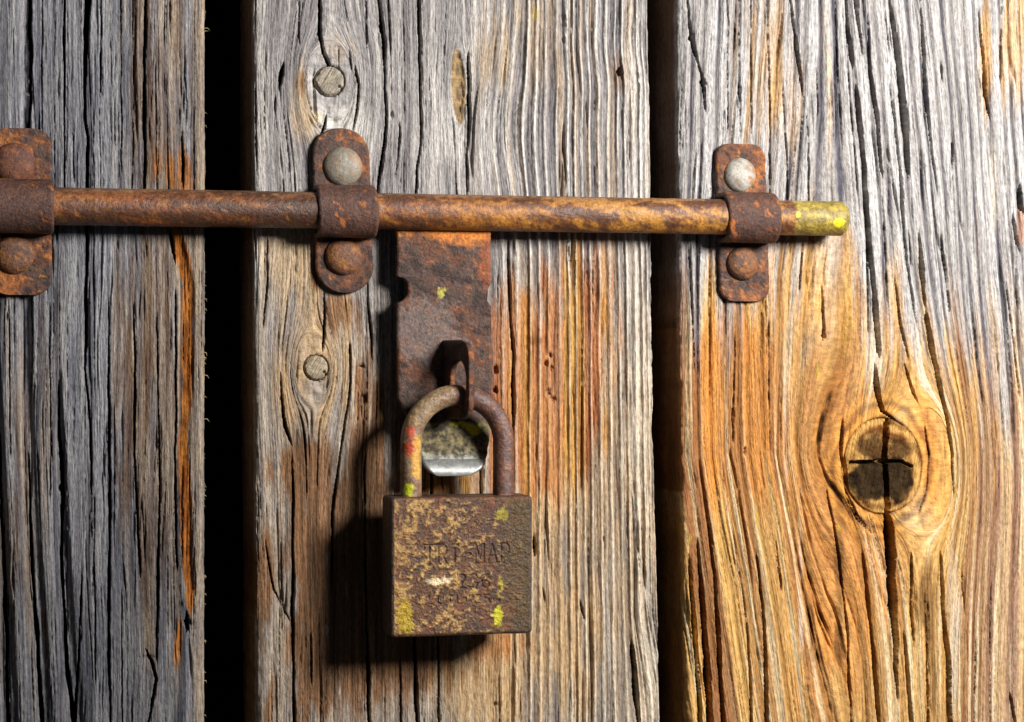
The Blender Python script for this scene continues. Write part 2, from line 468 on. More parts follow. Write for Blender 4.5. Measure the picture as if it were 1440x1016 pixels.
# ---- middle plank
def paint_mid(X, Y, U, R, T, f1, f2, inside, seed):
    right = sm(620, 720, X)
    b = np.clip(0.50 + 0.5 * f1 + 0.22 * f2 + 0.15 * T + right * 0.55 * (R - 0.42), 0, 1)
    c = mix(mix(np.broadcast_to(DGREY, X.shape + (3,)), GREY, np.clip(b * 2, 0, 1)), LGREY, np.clip(b * 2 - 1, 0, 1))
    c = mix(c, WHITE, right * sm(0.35, 0.95, R) * 0.55)
    c = mix(c, lin(188, 158, 120), 0.42 * right * sm(0.05, 0.5, fbm(U / 7, Y / 260, 3, seed + 92)))
    pale = streaky(0.8 * blob(X, Y, 480, 185, 40, 60) + 0.5 * blob(X, Y, 610, 200, 30, 120) + 0.45 * blob(X, Y, 680, 150, 50, 200) + 0.7 * blob(X, Y, 900, 700, 30, 900), U, Y, seed + 80, 0.5, 14, 90)
    c = mix(c, WHITE, 0.55 * pale)
    tan = streaky(0.75 * blob(X, Y, 455, 500, 75, 130) + 0.55 * blob(X, Y, 420, 350, 70, 60) + 0.8 * blob(X, Y, 425, 150, 22, 60) + 0.5 * blob(X, Y, 470, 70, 30, 30)
                  + 0.7 * blob(X, Y, 690, 930, 110, 90) + 0.45 * blob(X, Y, 700, 60, 40, 90) + 0.45 * blob(X, Y, 780, 700, 150, 400), U, Y, seed + 81, 0.6, 10, 110)
    c = mix(c, TAN, 0.65 * tan)
    wl = np.clip(sm(260, 640, Y) * (0.85 + 0.5 * fbm(U / 18, Y / 220, 3, seed + 96)), 0, 1)
    c = c * (1 + wl[..., None] * np.array([0.02, -0.10, -0.28]))
    og = streaky(1.25 * blob(X, Y, 752, 590, 72, 115, 1.4) + 0.75 * blob(X, Y, 800, 520, 60, 130) + 0.55 * blob(X, Y, 720, 450, 40, 70) + 0.35 * blob(X, Y, 830, 420, 60, 120) + 0.8 * blob(X, Y, 610, 680, 60, 60)
                 + 0.7 * blob(X, Y, 700, 905, 45, 30), U, Y, seed + 82, 0.62, 7, 90)
    rusty = mix(np.broadcast_to(lin(178, 100, 38), X.shape + (3,)), mix(np.broadcast_to(BROWN, X.shape + (3,)), GOLD, np.clip(0.55 + 0.8 * f1, 0, 1)), np.clip(0.42 + 0.6 * T + 0.4 * f1, 0, 1))
    c = mix(c, rusty, 0.95 * og * (1 - 0.5 * right * sm(0.5, 1.0, R)) * np.clip(0.85 + 0.35 * T, 0, 1))
    br = streaky(0.9 * blob(X, Y, 440, 740, 26, 110) + 0.9 * blob(X, Y, 375, 815, 16, 70) + 0.8 * blob(X, Y, 430, 960, 26, 80) + 0.8 * blob(X, Y, 515, 590, 22, 90)
                 + 1.0 * blob(X, Y, 515, 780, 85, 170) + 0.6 * blob(X, Y, 600, 930, 120, 50) + 0.9 * blob(X, Y, 445, 385, 9, 28) + 0.7 * blob(X, Y, 475, 440, 30, 30) + 0.45 * blob(X, Y, 423, 118, 12, 26)
                 + 0.7 * blob(X, Y, 500, 910, 60, 70) + 0.5 * blob(X, Y, 745, 480, 30, 10) + 0.55 * blob(X, Y, 375, 990, 14, 60) + 0.5 * blob(X, Y, 410, 660, 40, 40) + 0.4 * blob(X, Y, 870, 105, 14, 40), U, Y, seed + 83, 0.7, 9, 60)
    c = mix(c, mix(np.broadcast_to(BROWN, X.shape + (3,)), lin(140, 92, 48), np.clip(0.5 + f1, 0, 1)), 0.8 * br)
    pocket = 1 - sm(0.8, 1.05, np.sqrt(((X - 645 - (Y - 120) * 0.06) / 10.5) ** 2 + ((Y - 122) / 55) ** 2) + 0.2 * f1)
    c = mix(c, mix(np.broadcast_to(lin(96, 72, 42), X.shape + (3,)), lin(158, 128, 74), np.clip(0.5 + 1.1 * fbm(X / 4, Y / 8, 3, seed + 93), 0, 1)), 0.85 * pocket)
    ye = sm(0.35, 0.8, blob(X, Y, 753, 20, 5, 14) + 0.6 * blob(X, Y, 448, 165, 14, 16) + 0.5 * blob(X, Y, 425, 590, 12, 25) + 0.5 * blob(X, Y, 876, 215, 5, 14) + 0.3 * f1)
    c = mix(c, lin(206, 180, 84), 0.6 * ye)
    return mix(c, CRACK_SHADE, 0.92 * inside)

def drift_mid(X, Y):
    k = sm(640, 920, X)
    return X - 0.016 * Y * k - 4 * k * np.exp(-((Y - 95) / 55.0) ** 2) * np.sin((Y - 95) / 40.0) + 16 * blob(X, Y, 700, 180, 60, 110) - 22 * sm(860, 930, X) * sm(840, 1016, Y) * (1 - 0.2 * sm(900, 1016, Y))

cr_mid = [
    [(449, 0, 2.5), (450, 50, 3), (455, 75, 3.2), (464, 94, 4)],
    [(533, 0, 4.2), (537, 35, 3.6), (540, 60, 3), (541, 120, 2.6), (543, 170, 2.6), (541, 200, 3.2), (533, 250, 3), (530, 280, 2)],
    [(588, 0, 3), (590, 60, 3), (592, 130, 2.6), (592, 200, 2.2), (587, 240, 2), (584, 280, 1.6)],
    [(659, 75, 2), (660, 110, 3.2), (660, 170, 3.6), (659, 200, 2.2), (657, 280, 1.6)],
    [(514, 0, 0.9), (516, 70, 1.3)], [(420, 0, 0.8), (421, 60, 1.3)],
    [(491, 72, 1.2), (494, 96, 1.8)], [(500, 95, 1.6), (505, 120, 2.4), (503, 150, 2.4), (496, 182, 1.2)],
    [(561, 172, 1.2), (563, 190, 1.8), (556, 250, 1)],
    [(400, 86, 1), (396, 104, 5), (393, 126, 2)],
    [(388, 136, 0.9), (387, 160, 1)], [(398, 250, 0.8), (398, 280, 1)],
    [(460, 160, 1), (456, 180, 2.2), (451, 196, 1.2)],
    [(377, 335, 1), (376, 400, 1.5), (371, 460, 1)],
    [(455, 405, 1), (457, 450, 2), (453, 492, 1.5)],
    [(493, 485, 2), (493, 530, 1.6), (491, 560, 2), (484, 600, 2.2), (478, 640, 1.6), (472, 680, 2.2), (468, 720, 1.8), (467, 830, 1.6)],
    [(394, 525, 1.2), (396, 560, 2.6), (401, 600, 2.8), (410, 625, 1.5)],
    [(410, 640, 1), (412, 700, 2), (412, 760, 2.6), (412, 850, 3), (413, 930, 2.6), (414, 1016, 2.6)],
    [(517, 420, 1.5), (523, 470, 2.6), (524, 505, 1)],
    [(513, 640, 1), (514, 760, 1.4), (515, 850, 2.2), (518, 950, 3.2), (520, 1016, 3.2)],
    [(583, 880, 2), (585, 960, 3.8), (588, 1016, 3.2)], [(616, 890, 2), (617, 1016, 1.8)],
    [(888, 905, 2), (892, 940, 4.2), (893, 970, 4.6), (898, 1016, 3)],
    [(374, 760, 0.9), (385, 830, 1.3), (406, 872, 1)],
    [(607, 640, 3), (607, 715, 3)], [(676, 640, 3), (677, 715, 3)],
    [(715, 335, 2), (716, 410, 2.8), (719, 450, 1.6), (722, 500, 2.8), (722, 570, 2.4), (722, 620, 1)],
    [(815, 843, 1), (819, 858, 2.6), (822, 872, 1)], [(763, 828, 1), (766, 845, 1.8)], [(751, 755, 2), (752, 780, 2.6)],
    [(437, 890, 0.9), (438, 960, 1.5)], [(563, 930, 0.8), (564, 1016, 1.4)],
]
dowels = [(463.5, 114.5, 21.0), (444.5, 517.5, 17.5)]
plank('plank', door, 'ridged grey middle plank with two round plugs and orange rust stains beside the padlock',
      [(356, -200), (356, 300), (358, 600), (361, 1016), (362, 1200)],
      [(911, -200), (912, 0), (916, 200), (917, 420), (921, 640), (927, 850), (930, 1016), (931, 1200)],
      lambda u: 30.0 if u < 640 else (18.0 if u < 715 else (13.5 if u < 840 else max(8.5, 13.5 - (u - 840) * 0.09))),
      [(463, 118, 34, 0.55), (440, 520, 26, 0.5), (648, 115, 12, 0.25)], cr_mid,
      rand_checks(22, 360, 640, 21, 0.35, 0.7), drift_mid,
      lambda X, Y: 0.30 + 1.05 * sm(650, 760, X) * (1 - 0.25 * sm(800, 1016, Y)), paint_mid, 200,
      pits=[(871, 103, 5, 6, 4.0), (773, 500, 4, 5, 2.5), (768, 512, 4, 5, 2.0), (776, 518, 3, 4, 2.2), (771, 552, 4, 6, 2.6), (778, 562, 5, 4, 2.0), (697, 520, 4, 7, 3.0), (697, 548, 3, 7, 3.0),
            (509, 515, 5, 3, 3.0), (511, 562, 5, 7, 2.4), (551, 162, 3, 5, 2.0), (535, 40, 5, 6, 2.5), (848, 758, 3, 5, 1.6), (697, 990, 3, 3, 2.0), (644, 122, 9, 48, 1.2), (792, 40, 5, 20, 1.2)],
      holes=[(x, y, r + 1.3, r + 1.3, 5.0) for x, y, r in dowels], wob=0.42)

# ---- right plank
KX, KY, KRX, KRY = 1240.0, 656.0, 57.0, 70.0
def paint_right(X, Y, U, R, T, f1, f2, inside, seed):
    b = np.clip(0.60 + 0.40 * f1 + 0.2 * f2 + 0.15 * T + 0.85 * (R - 0.62), 0, 1)
    c = mix(mix(np.broadcast_to(lin(82, 80, 90), X.shape + (3,)), lin(154, 149, 146), np.clip(b * 2, 0, 1)), lin(184, 181, 180), np.clip(b * 2 - 1, 0, 1))
    line = sm(350, 520, Y - 0.42 * np.maximum(X - 1200, 0) + 130 * fbm(U / 12, Y / 200, 3, seed + 90) + 60 * fbm(U / 4, Y / 200, 2, seed + 94) + 0.25 * np.maximum(1010 - X, 0) * 0)
    gold = line * (1 - 0.25 * sm(1335, 1400, X))
    gcol = mix(mix(np.broadcast_to(lin(146, 94, 44), X.shape + (3,)), lin(206, 160, 86), np.clip(0.55 + 0.5 * f1 + 0.65 * T, 0, 1)), lin(218, 194, 150), sm(0.2, 0.75, fbm(U / 7, Y / 500, 2, seed + 95) + 0.3 * f1))
    gcol = gcol * (0.76 + 0.36 * R)[..., None]
    c = mix(c, gcol, 0.9 * gold)
    tan = streaky(0.75 * blob(X, Y, 1130, 400, 70, 90) + 0.9 * blob(X, Y, 1425, 40, 22, 110) + 0.8 * blob(X, Y, 1385, 90, 12, 80) + 0.7 * blob(X, Y, 1330, 780, 12, 220) + 0.5 * blob(X, Y, 1370, 600, 8, 260) + 0.55 * blob(X, Y, 1400, 700, 8, 260)
                  + 0.6 * blob(X, Y, 1190, 400, 9, 80) + 0.5 * blob(X, Y, 1165, 120, 9, 120) + 0.5 * blob(X, Y, 1260, 430, 20, 120) + 0.4 * blob(X, Y, 1080, 120, 60, 200), U, Y, seed + 81, 0.6, 8, 140)
    c = mix(c, lin(208, 158, 84), 0.6 * tan)
    og = streaky(1.1 * blob(X, Y, 1035, 560, 62, 120, 1.3) + 0.7 * blob(X, Y, 985, 620, 30, 130) + 0.9 * blob(X, Y, 1180, 640, 34, 130) + 0.8 * blob(X, Y, 1300, 640, 22, 110) + 0.7 * blob(X, Y, 1150, 830, 60, 200) + 0.55 * blob(X, Y, 1230, 800, 50, 120)
                 + 0.4 * blob(X, Y, 1075, 640, 40, 80) + 1.1 * blob(X, Y, 1441, 318, 14, 30), U, Y, seed + 82, 0.62, 6, 110)
    c = mix(c, mix(np.broadcast_to(RED, X.shape + (3,)), lin(206, 124, 44), np.clip(0.45 + 0.4 * T + 0.5 * f1 + sm(1060, 1180, X) * 0.3, 0, 1)), 0.62 * og * np.clip(0.62 + 0.75 * T + 0.5 * f1, 0.1, 1))
    dk = streaky(0.95 * blob(X, Y, 1303, 850, 11, 60) + 0.7 * blob(X, Y, 1312, 960, 6, 60) + 0.9 * blob(X, Y, 1180, 830, 9, 150) + 0.7 * blob(X, Y, 1140, 900, 7, 130) + 0.5 * blob(X, Y, 1275, 725, 18, 24), U, Y, seed + 83, 0.5, 6, 60)
    c = mix(c, BROWN, 0.75 * dk)
    wh = streaky(0.8 * blob(X, Y, 1340, 880, 10, 130) + 0.6 * blob(X, Y, 1228, 500, 22, 60) + 0.55 * blob(X, Y, 1398, 250, 10, 90) + 0.5 * blob(X, Y, 1105, 560, 6, 170) + 0.5 * blob(X, Y, 1125, 830, 5, 170), U, Y, seed + 84, 0.4, 9, 160)
    c = mix(c, lin(206, 196, 180), 0.65 * wh)
    # rings of darker wood around the knot
    rr = np.sqrt(((X - KX) / KRX) ** 2 + ((Y - KY) / KRY) ** 2)
    around = sm(1.75, 1.05, rr)
    c = mix(c, mix(np.broadcast_to(lin(206, 146, 66), X.shape + (3,)), lin(104, 58, 26), np.clip(0.45 + 0.6 * np.sin(rr * 22 + 2.5 * fbm(X / 30, Y / 30, 2, seed + 86)) + 0.5 * f1, 0, 1)), 0.7 * around)
    ye = sm(0.35, 0.75, blob(X, Y, 971, 758, 5, 9) + blob(X, Y, 1063, 730, 3, 12) + 0.8 * blob(X, Y, 1149, 522, 7, 14) + blob(X, Y, 1178, 744, 4, 7) + 0.8 * blob(X, Y, 1110, 715, 5, 5))
    c = mix(c, lin(188, 164, 56), 0.65 * ye * sm(-0.35, 0.2, fbm(X / 4, Y / 6, 3, seed + 97)))
    return mix(c, CRACK_SHADE, 0.92 * inside)

def drift_right(X, Y):
    d = 0.085 * sm(1120, 1220, X) * np.minimum(Y, 620) + 0.035 * sm(1120, 1220, X) * np.maximum(Y - 620, 0)
    d = d * (1 - 0.55 * sm(1300, 1400, X))
    d2 = (0.125 * np.maximum(Y - 640, 0) ** 1.0) * (1 - sm(1080, 1240, X))
    d3 = -0.05 * np.maximum(430 - np.abs(Y - 380), 0) * blob(X, Y, 1080, 400, 80, 400) 
    return X - d - d2 - d3

cr_right = [
    [(965, 0, 1.5), (970, 45, 3), (972, 60, 4), (980, 90, 1.5), (988, 118, 3.5), (990, 155, 2)],
    [(1110, 0, 1.6), (1118, 60, 2.6), (1126, 120, 2.2), (1128, 135, 1)], [(1147, 95, 1), (1150, 160, 2)],
    [(1188, 0, 2.2), (1193, 50, 3.6), (1198, 94, 3.6)],
    [(1203, 122, 3), (1210, 190, 5), (1215, 250, 4.6), (1219, 310, 4.6), (1223, 350, 5), (1231, 440, 5), (1236, 500, 4)],
    [(1229, 515, 3), (1233, 550, 6), (1241, 578, 4), (1254, 588, 2.4), (1268, 600, 2)],
    [(1202, 0, 4), (1205, 30, 2.6), (1212, 78, 1.5)],
    [(1219, 20, 1), (1224, 100, 3.2), (1232, 160, 3.2), (1238, 220, 2.6), (1241, 250, 1.5)],
    [(1250, 0, 3), (1258, 50, 5), (1264, 100, 6), (1270, 160, 6.5), (1275, 210, 5.5), (1278, 250, 3)],
    [(1251, 112, 1), (1258, 180, 2.2), (1265, 235, 2.2), (1268, 290, 2.8), (1272, 335, 2.2), (1279, 400, 1.6), (1291, 465, 1)],
    [(1292, 0, 1), (1297, 60, 2.2), (1301, 130, 2.8), (1310, 220, 2.2), (1317, 275, 1)],
    [(1292, 330, 3), (1296, 380, 4), (1301, 430, 3.4)], [(1303, 440, 3), (1310, 490, 4.8), (1321, 540, 4.4), (1332, 590, 3), (1338, 640, 2.2), (1341, 700, 1.2)],
    [(1375, 15, 1), (1381, 70, 2.6), (1386, 130, 3.2), (1392, 168, 2.6)],
    [(1322, 88, 1.5), (1324, 112, 2)], [(1258, 390, 1), (1268, 460, 2.2), (1277, 505, 1.5)], [(1272, 515, 2), (1283, 550, 2.8), (1290, 568, 1)],
    [(1424, 306, 2.4), (1428, 330, 3.4), (1433, 354, 3)], [(1433, 262, 3), (1434, 290, 4.5), (1440, 300, 4)], [(1340, 188, 1.2), (1338, 235, 1.8)], [(1322, 330, 1), (1330, 390, 2), (1336, 440, 1.2)],
    [(1414, 400, 0.9), (1424, 480, 1.4), (1432, 560, 1)], [(1408, 0, 0.9), (1407, 120, 1.3)],
    [(1247, 718, 6), (1249, 745, 8), (1252, 800, 9), (1256, 870, 7), (1259, 930, 4), (1262, 985, 1.4)],
    [(1212, 780, 1.6), (1220, 850, 3), (1227, 920, 3.8), (1235, 1016, 3.8)],
    [(1281, 780, 2), (1281, 840, 2.8), (1284, 905, 2)], [(1270, 890, 2), (1277, 970, 3.8), (1281, 1016, 3.2)],
    [(1322, 780, 2.2), (1325, 850, 4), (1333, 930, 5.2), (1336, 1016, 4.6)],
    [(1303, 900, 1.2), (1304, 1016, 1.8)], [(1352, 780, 0.8), (1356, 860, 1.6)], [(1420, 975, 2), (1428, 1016, 3)],
    [(968, 780, 2), (972, 830, 3.2), (977, 900, 3.6), (985, 1016, 4)],
    [(981, 760, 2), (986, 830, 4.6), (991, 900, 6.5), (998, 1016, 8)], [(997, 740, 2), (1006, 840, 3.6), (1011, 920, 4), (1017, 1016, 3.6)],
    [(1064, 780, 1.8), (1074, 880, 3), (1078, 1016, 3)], [(1040, 800, 1), (1052, 900, 1.6), (1056, 1016, 1.8)], [(1091, 760, 1), (1098, 830, 1.6)],
    [(1032, 470, 1), (1031, 560, 1.5), (1030, 620, 1.4)], [(1155, 400, 0.8), (1157, 470, 3), (1156, 480, 1)], [(1128, 340, 1), (1123, 410, 2)],
    [(1163, 690, 1.2), (1178, 780, 2.0), (1190, 880, 1.6), (1196, 1016, 1.6)],
    [(968, 350, 1), (972, 420, 1.6), (976, 520, 1)], [(1055, 0, 0.8), (1056, 190, 1.3)], [(1040, 0, 0.8), (1040, 190, 1.2)], [(1022, 0, 0.8), (1023, 190, 1.1)],
    [(1079, 0, 1.0), (1081, 160, 1.6), (1083, 330, 1.2)], [(1100, 120, 1), (1106, 240, 1.6), (1108, 330, 1)], [(1133, 160, 0.8), (1137, 270, 1.6), (1138, 330, 1)],
    [(1184, 590, 1.5), (1181, 640, 2.6), (1188, 690, 2.2), (1205, 725, 1.6), (1222, 745, 1)],
    [(1190, 700, 1.2), (1204, 730, 1.8), (1226, 752, 1)], [(1300, 600, 1.2), (1307, 640, 1.6), (1303, 690, 1.4), (1290, 725, 1.2)],
]
right_plank = plank('plank', door, 'pale right plank turning golden below, with a big dark cracked knot',
      [(949, -200), (951, 0), (954, 250), (955, 450), (959, 650), (963, 850), (967, 1016), (969, 1200)], [(1860, -200), (1860, 1200)],
      lambda u: 21.0 if u < 1180 else 17.0,
      [(KX, KY, 58, 0.62)], cr_right, rand_checks(16, 960, 1200, 31, 0.35, 0.7) + rand_checks(40, 1180, 1640, 32, 0.35, 0.9, 40, 260), drift_right,
      lambda X, Y: 1.15 - 0.4 * sm(1180, 1260, X) - 0.2 * sm(500, 800, Y), paint_right, 300,
      pits=[(972, 55, 5, 7, 4.0), (988, 118, 5, 5, 4.0), (1157, 473, 4, 4, 3.0), (1047, 636, 3, 6, 2.5), (1030, 585, 3, 12, 2.0)],
      holes=[(KX, KY, KRX, KRY, 5.0)], ragged=2.2, groove=True)

def disc(name, cx, cy, rx, ry, hfun, cfun, parent, rings, segs, grain_rot, **kw):
    """a plug of wood set in a plank: polar grid with its rim turned down into the hole"""
    r = np.concatenate([np.linspace(0.004, 1, rings), [1.0, 1.0]])
    th = np.linspace(0, 2 * np.pi, segs, endpoint=False)
    Rr, Th = np.meshgrid(r, th, indexing='ij')
    X = cx + rx * Rr * np.cos(Th); Y = cy - ry * Rr * np.sin(Th)
    h = hfun(X, Y, Rr, Th)
    h[-2] = h[-3] - 2.0; h[-1] = -5.5
    wx, wz = at(X, Y)
    P = np.stack([wx, -h * MM, wz], -1)
    return sheet(name, P, cfun(X, Y, Rr, Th), WOOD, parent, wrap_u=True, grain=(X + grain_rot * Y, Y - grain_rot * X), **kw)

def seg_cut(X, Y, a, b, w, d):
    ax, ay = a; bx, by = b
    vx, vy = bx - ax, by - ay
    t = np.clip(((X - ax) * vx + (Y - ay) * vy) / (vx * vx + vy * vy), 0, 1)
    dist = np.hypot(X - ax - t * vx, Y - ay - t * vy) + 0.9 * fbm(X / 7, Y / 7, 2, 77)
    return d * np.sqrt(np.clip(1.2 - dist / w, 0, 1))

def knot_h(X, Y, Rr, Th):
    h = 0.9 * (1 - Rr ** 3) + 0.35 * np.sin(Rr * 19 + 3 * fbm(X / 25, Y / 25, 2, 8)) * sm(0.25, 0.6, Rr) + 0.45 * fbm(X / 6, Y / 6, 3, 9) + 0.5 * fbm(Th * 7.0 / np.pi, Rr * 1.6, 3, 19) * sm(0.1, 0.4, Rr)
    cut = np.maximum.reduce([seg_cut(X, Y, (1250, 588), (1246, 600), 2.2, 5), seg_cut(X, Y, (1246, 598), (1242, 648), 3.6, 8), seg_cut(X, Y, (1243, 648), (1248, 730), 3.2, 8),
                             seg_cut(X, Y, (1196, 651), (1240, 649), 2.6, 6), seg_cut(X, Y, (1240, 649), (1268, 649), 2.2, 6), seg_cut(X, Y, (1266, 649), (1281, 656), 2.0, 5),
                             seg_cut(X, Y, (1186, 640), (1192, 690), 1.8, 3), seg_cut(X, Y, (1192, 690), (1212, 716), 1.6, 3)])
    return h - cut - 2.2 * sm(0.93, 1.0, Rr) * sm(-0.5, 0.6, -np.cos(Th) + 0.3)
def knot_c(X, Y, Rr, Th):
    n = fbm(X / 14, Y / 14, 4, 14)
    c = mix(np.broadcast_to(lin(192, 148, 84), X.shape + (3,)), lin(112, 70, 34), np.clip(0.35 + 0.6 * np.sin(Rr * 19 + 3 * fbm(X / 25, Y / 25, 2, 8)) * sm(0.3, 0.6, Rr) + 0.8 * n, 0, 1))
    up = sm(0.2, 0.75, blob(X, Y, 1222, 632, 25, 21) + 0.9 * blob(X, Y, 1268, 634, 15, 16) + 0.5 * n)
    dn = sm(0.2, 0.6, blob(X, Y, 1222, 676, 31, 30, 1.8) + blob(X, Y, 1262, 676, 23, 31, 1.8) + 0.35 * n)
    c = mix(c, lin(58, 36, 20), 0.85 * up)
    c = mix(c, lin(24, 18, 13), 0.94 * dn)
    rad = fbm(Th * 7.0 / np.pi, Rr * 1.6, 3, 19)
    c = mix(c, lin(150, 110, 62), 0.3 * sm(0.1, 0.5, rad) * sm(0.62, 0.8, Rr) * (1 - sm(0.9, 1, Rr)))
    return c
disc('knot', KX, KY, KRX - 0.8, KRY - 0.8, knot_h, knot_c, right_plank, 70, 220, 0.2, label='dark oval knot split crosswise by cracks')

mid_plank = [o for o in door.children if 'middle' in o.get('label', '')][0]
for i, (x, y, r) in enumerate(dowels):
    def dh(X, Y, Rr, Th, x=x, y=y, r=r, i=i):
        cutv = np.maximum(0 * X, seg_cut(X, Y, (x + r * 0.62, y + r * 0.35), (x + r * 0.95, y + r * 0.7), 1.8, 1.6))
        return 0.9 - 0.8 * Rr ** 6 + 0.25 * fbm(X / 9 + Y / 9, Y / 3 - X / 14 + 4 * i, 4, 91) - cutv - 1.2 * sm(0.85, 1, Rr + 0.12 * fbm(Th * 3, Th * 0 + i, 2, 33))
    def dc(X, Y, Rr, Th, i=i):
        n = fbm(X / 4 + Y / 6, Y / 14 + i, 4, 94)
        return mix(np.broadcast_to(lin(138, 130, 120) if i == 0 else lin(148, 130, 104), X.shape + (3,)), lin(184, 172, 152), np.clip(0.4 + 0.8 * n, 0, 1))
    disc('dowel', x, y, r, r, dh, dc, mid_plank, 24, 90, 0.6,
         label=('round grey wooden plug above the bolt' if i == 0 else 'small round tan wooden plug below the bolt'))

# splinters standing out from the left plank into the gap
left_plank = [o for o in door.children if 'left' in o.get('label', '')][0]
rng = np.random.default_rng(5)
rows = []
spl = []
for (py, ln, ang) in [(38, 10, -25), (46, 8, 30), (160, 5, 10), (176, 5, -40), (420, 6, -50), (436, 5, -20), (495, 8, -60), (502, 6, -70), (528, 9, -35), (560, 4, -10), (590, 9, -30), (700, 4, 0), (815, 4, 20), (838, 4, -30), (905, 4, 10), (960, 5, -40)] + [(float(rng.uniform(0, 1010)), float(rng.uniform(2, 4)), float(rng.uniform(-60, 60))) for _ in range(26)]:
    spl.append((py, ln, ang))
vs, fs = [], []
for py, ln, ang in spl:
    x0, z0 = at(286.5, py); x1, z1 = at(287 + ln * math.cos(math.radians(ang)) + 1.5, py - ln * math.sin(math.radians(ang)))
    y0 = 0.0035; b = len(vs); w = 0.00016
    nx, nz = -(z1 - z0), (x1 - x0); l = math.hypot(nx, nz); nx, nz = nx / l * w, nz / l * w
    xm, zm = (x0 + x1) / 2 + nx * 4, (z0 + z1) / 2 + nz * 4
    vs += [(x0 + nx, y0, z0 + nz), (x0 - nx, y0, z0 - nz), (x0, y0 - w * 2, z0), (xm + nx, y0, zm + nz), (xm - nx, y0, zm - nz), (xm, y0 - w * 2, zm), (x1, y0, z1)]
    fs += [(b, b + 3, b + 4, b + 1), (b + 1, b + 4, b + 5, b + 2), (b + 2, b + 5, b + 3, b), (b + 3, b + 6, b + 4), (b + 4, b + 6, b + 5), (b + 5, b + 6, b + 3)]
me = bpy.data.meshes.new('splinter_fringe')
me.from_pydata([tuple(float(c) for c in v) for v in vs], [], fs)
sp_mat, _, _, B = new_mat('pale_splinter'); B.inputs['Base Color'].default_value = (*lin(176, 156, 124), 1); B.inputs['Roughness'].default_value = 0.8
link('splinter_fringe', me, sp_mat, left_plank, kind='stuff')

# added near-black box that keeps ambient light out of the gaps, open towards planks
def add_light_blocker():
    x0, x1 = at(-412, 508)[0].item(), at(1850, 508)[0].item()
    z0, z1 = at(720, BOT - 6)[1].item(), at(720, TOP + 6)[1].item()
    y0, y1 = 0.0415, 0.30
    v = [(x0, y0, z0), (x1, y0, z0), (x1, y0, z1), (x0, y0, z1), (x0, y1, z0), (x1, y1, z0), (x1, y1, z1), (x0, y1, z1)]
    f = [(4, 5, 6, 7), (0, 1, 5, 4), (3, 7, 6, 2), (0, 4, 7, 3), (1, 2, 6, 5)]
    me = bpy.data.meshes.new('gap_light_blocker'); me.from_pydata(v, [], f)
    m, N, L, B = new_mat('gap_light_blocker')
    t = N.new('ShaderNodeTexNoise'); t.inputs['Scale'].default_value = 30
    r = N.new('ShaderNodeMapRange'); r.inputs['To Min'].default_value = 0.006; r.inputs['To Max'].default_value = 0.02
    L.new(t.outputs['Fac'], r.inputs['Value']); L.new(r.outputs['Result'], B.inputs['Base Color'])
    B.inputs['Roughness'].default_value = 0.95
    link('gap_light_blocker', me, m, None, kind='structure')
add_light_blocker()

# ------------------------------------------------------------------ iron work
PURPLE = lin(78, 58, 50); RUSTD = lin(50, 32, 26); RUSTB = lin(100, 60, 38); RUSTO = lin(156, 88, 34); OCHRE = lin(176, 120, 48)

def rust_col(P, seed, scale=1.0, orange=0.0, dark=0.0, grey=0.0):
    q = (P[..., 0] * 1000 / scale, P[..., 1] * 1000 / scale, P[..., 2] * 1000 / scale)
    a = fbm3((q[0] / 5, q[1] / 5, q[2] / 5), 4, seed); b = fbm3((q[0] / 1.6, q[1] / 1.6, q[2] / 1.6), 4, seed + 11); c = fbm3((q[0] / 9, q[1] / 9, q[2] / 9), 3, seed + 23)
    col = mix(np.broadcast_to(RUSTB, P.shape), PURPLE, sm(-0.1, 0.35, c + 0.3 * b + grey))
    col = mix(col, RUSTD, sm(0.0, 0.4, -a + 0.5 * b + dark))
    col = mix(col, RUSTO, 0.85 * sm(0.12, 0.5, a + 0.6 * b + orange))
    col = mix(col, OCHRE, 0.6 * sm(0.32, 0.7, b + 0.5 * a + orange))
    return col * 0.86

ROD_H = 10.2 * MM
zrod = float(at(720, 300.5, -ROD_H)[1])
bolt = empty('slide_bolt', (float(at(557, 303, -ROD_H)[0]), -ROD_H, zrod), 'long rusty round bolt rod with a hanging hasp plate, held by three straps', 'bolt')

def tube(name, path, frames, rad, nseg, colf, mat, parent, **kw):
    """swept tube: path (n,3), frames two unit vectors per point, radius per point"""
    th = np.linspace(0, 2 * np.pi, nseg, endpoint=False)
    P = path[:, None, :] + rad[:, None, None] * (np.cos(th)[None, :, None] * frames[0][:, None, :] + np.sin(th)[None, :, None] * frames[1][:, None, :])
    return sheet(name, P, colf(P), mat, parent, wrap_u=True, **kw)

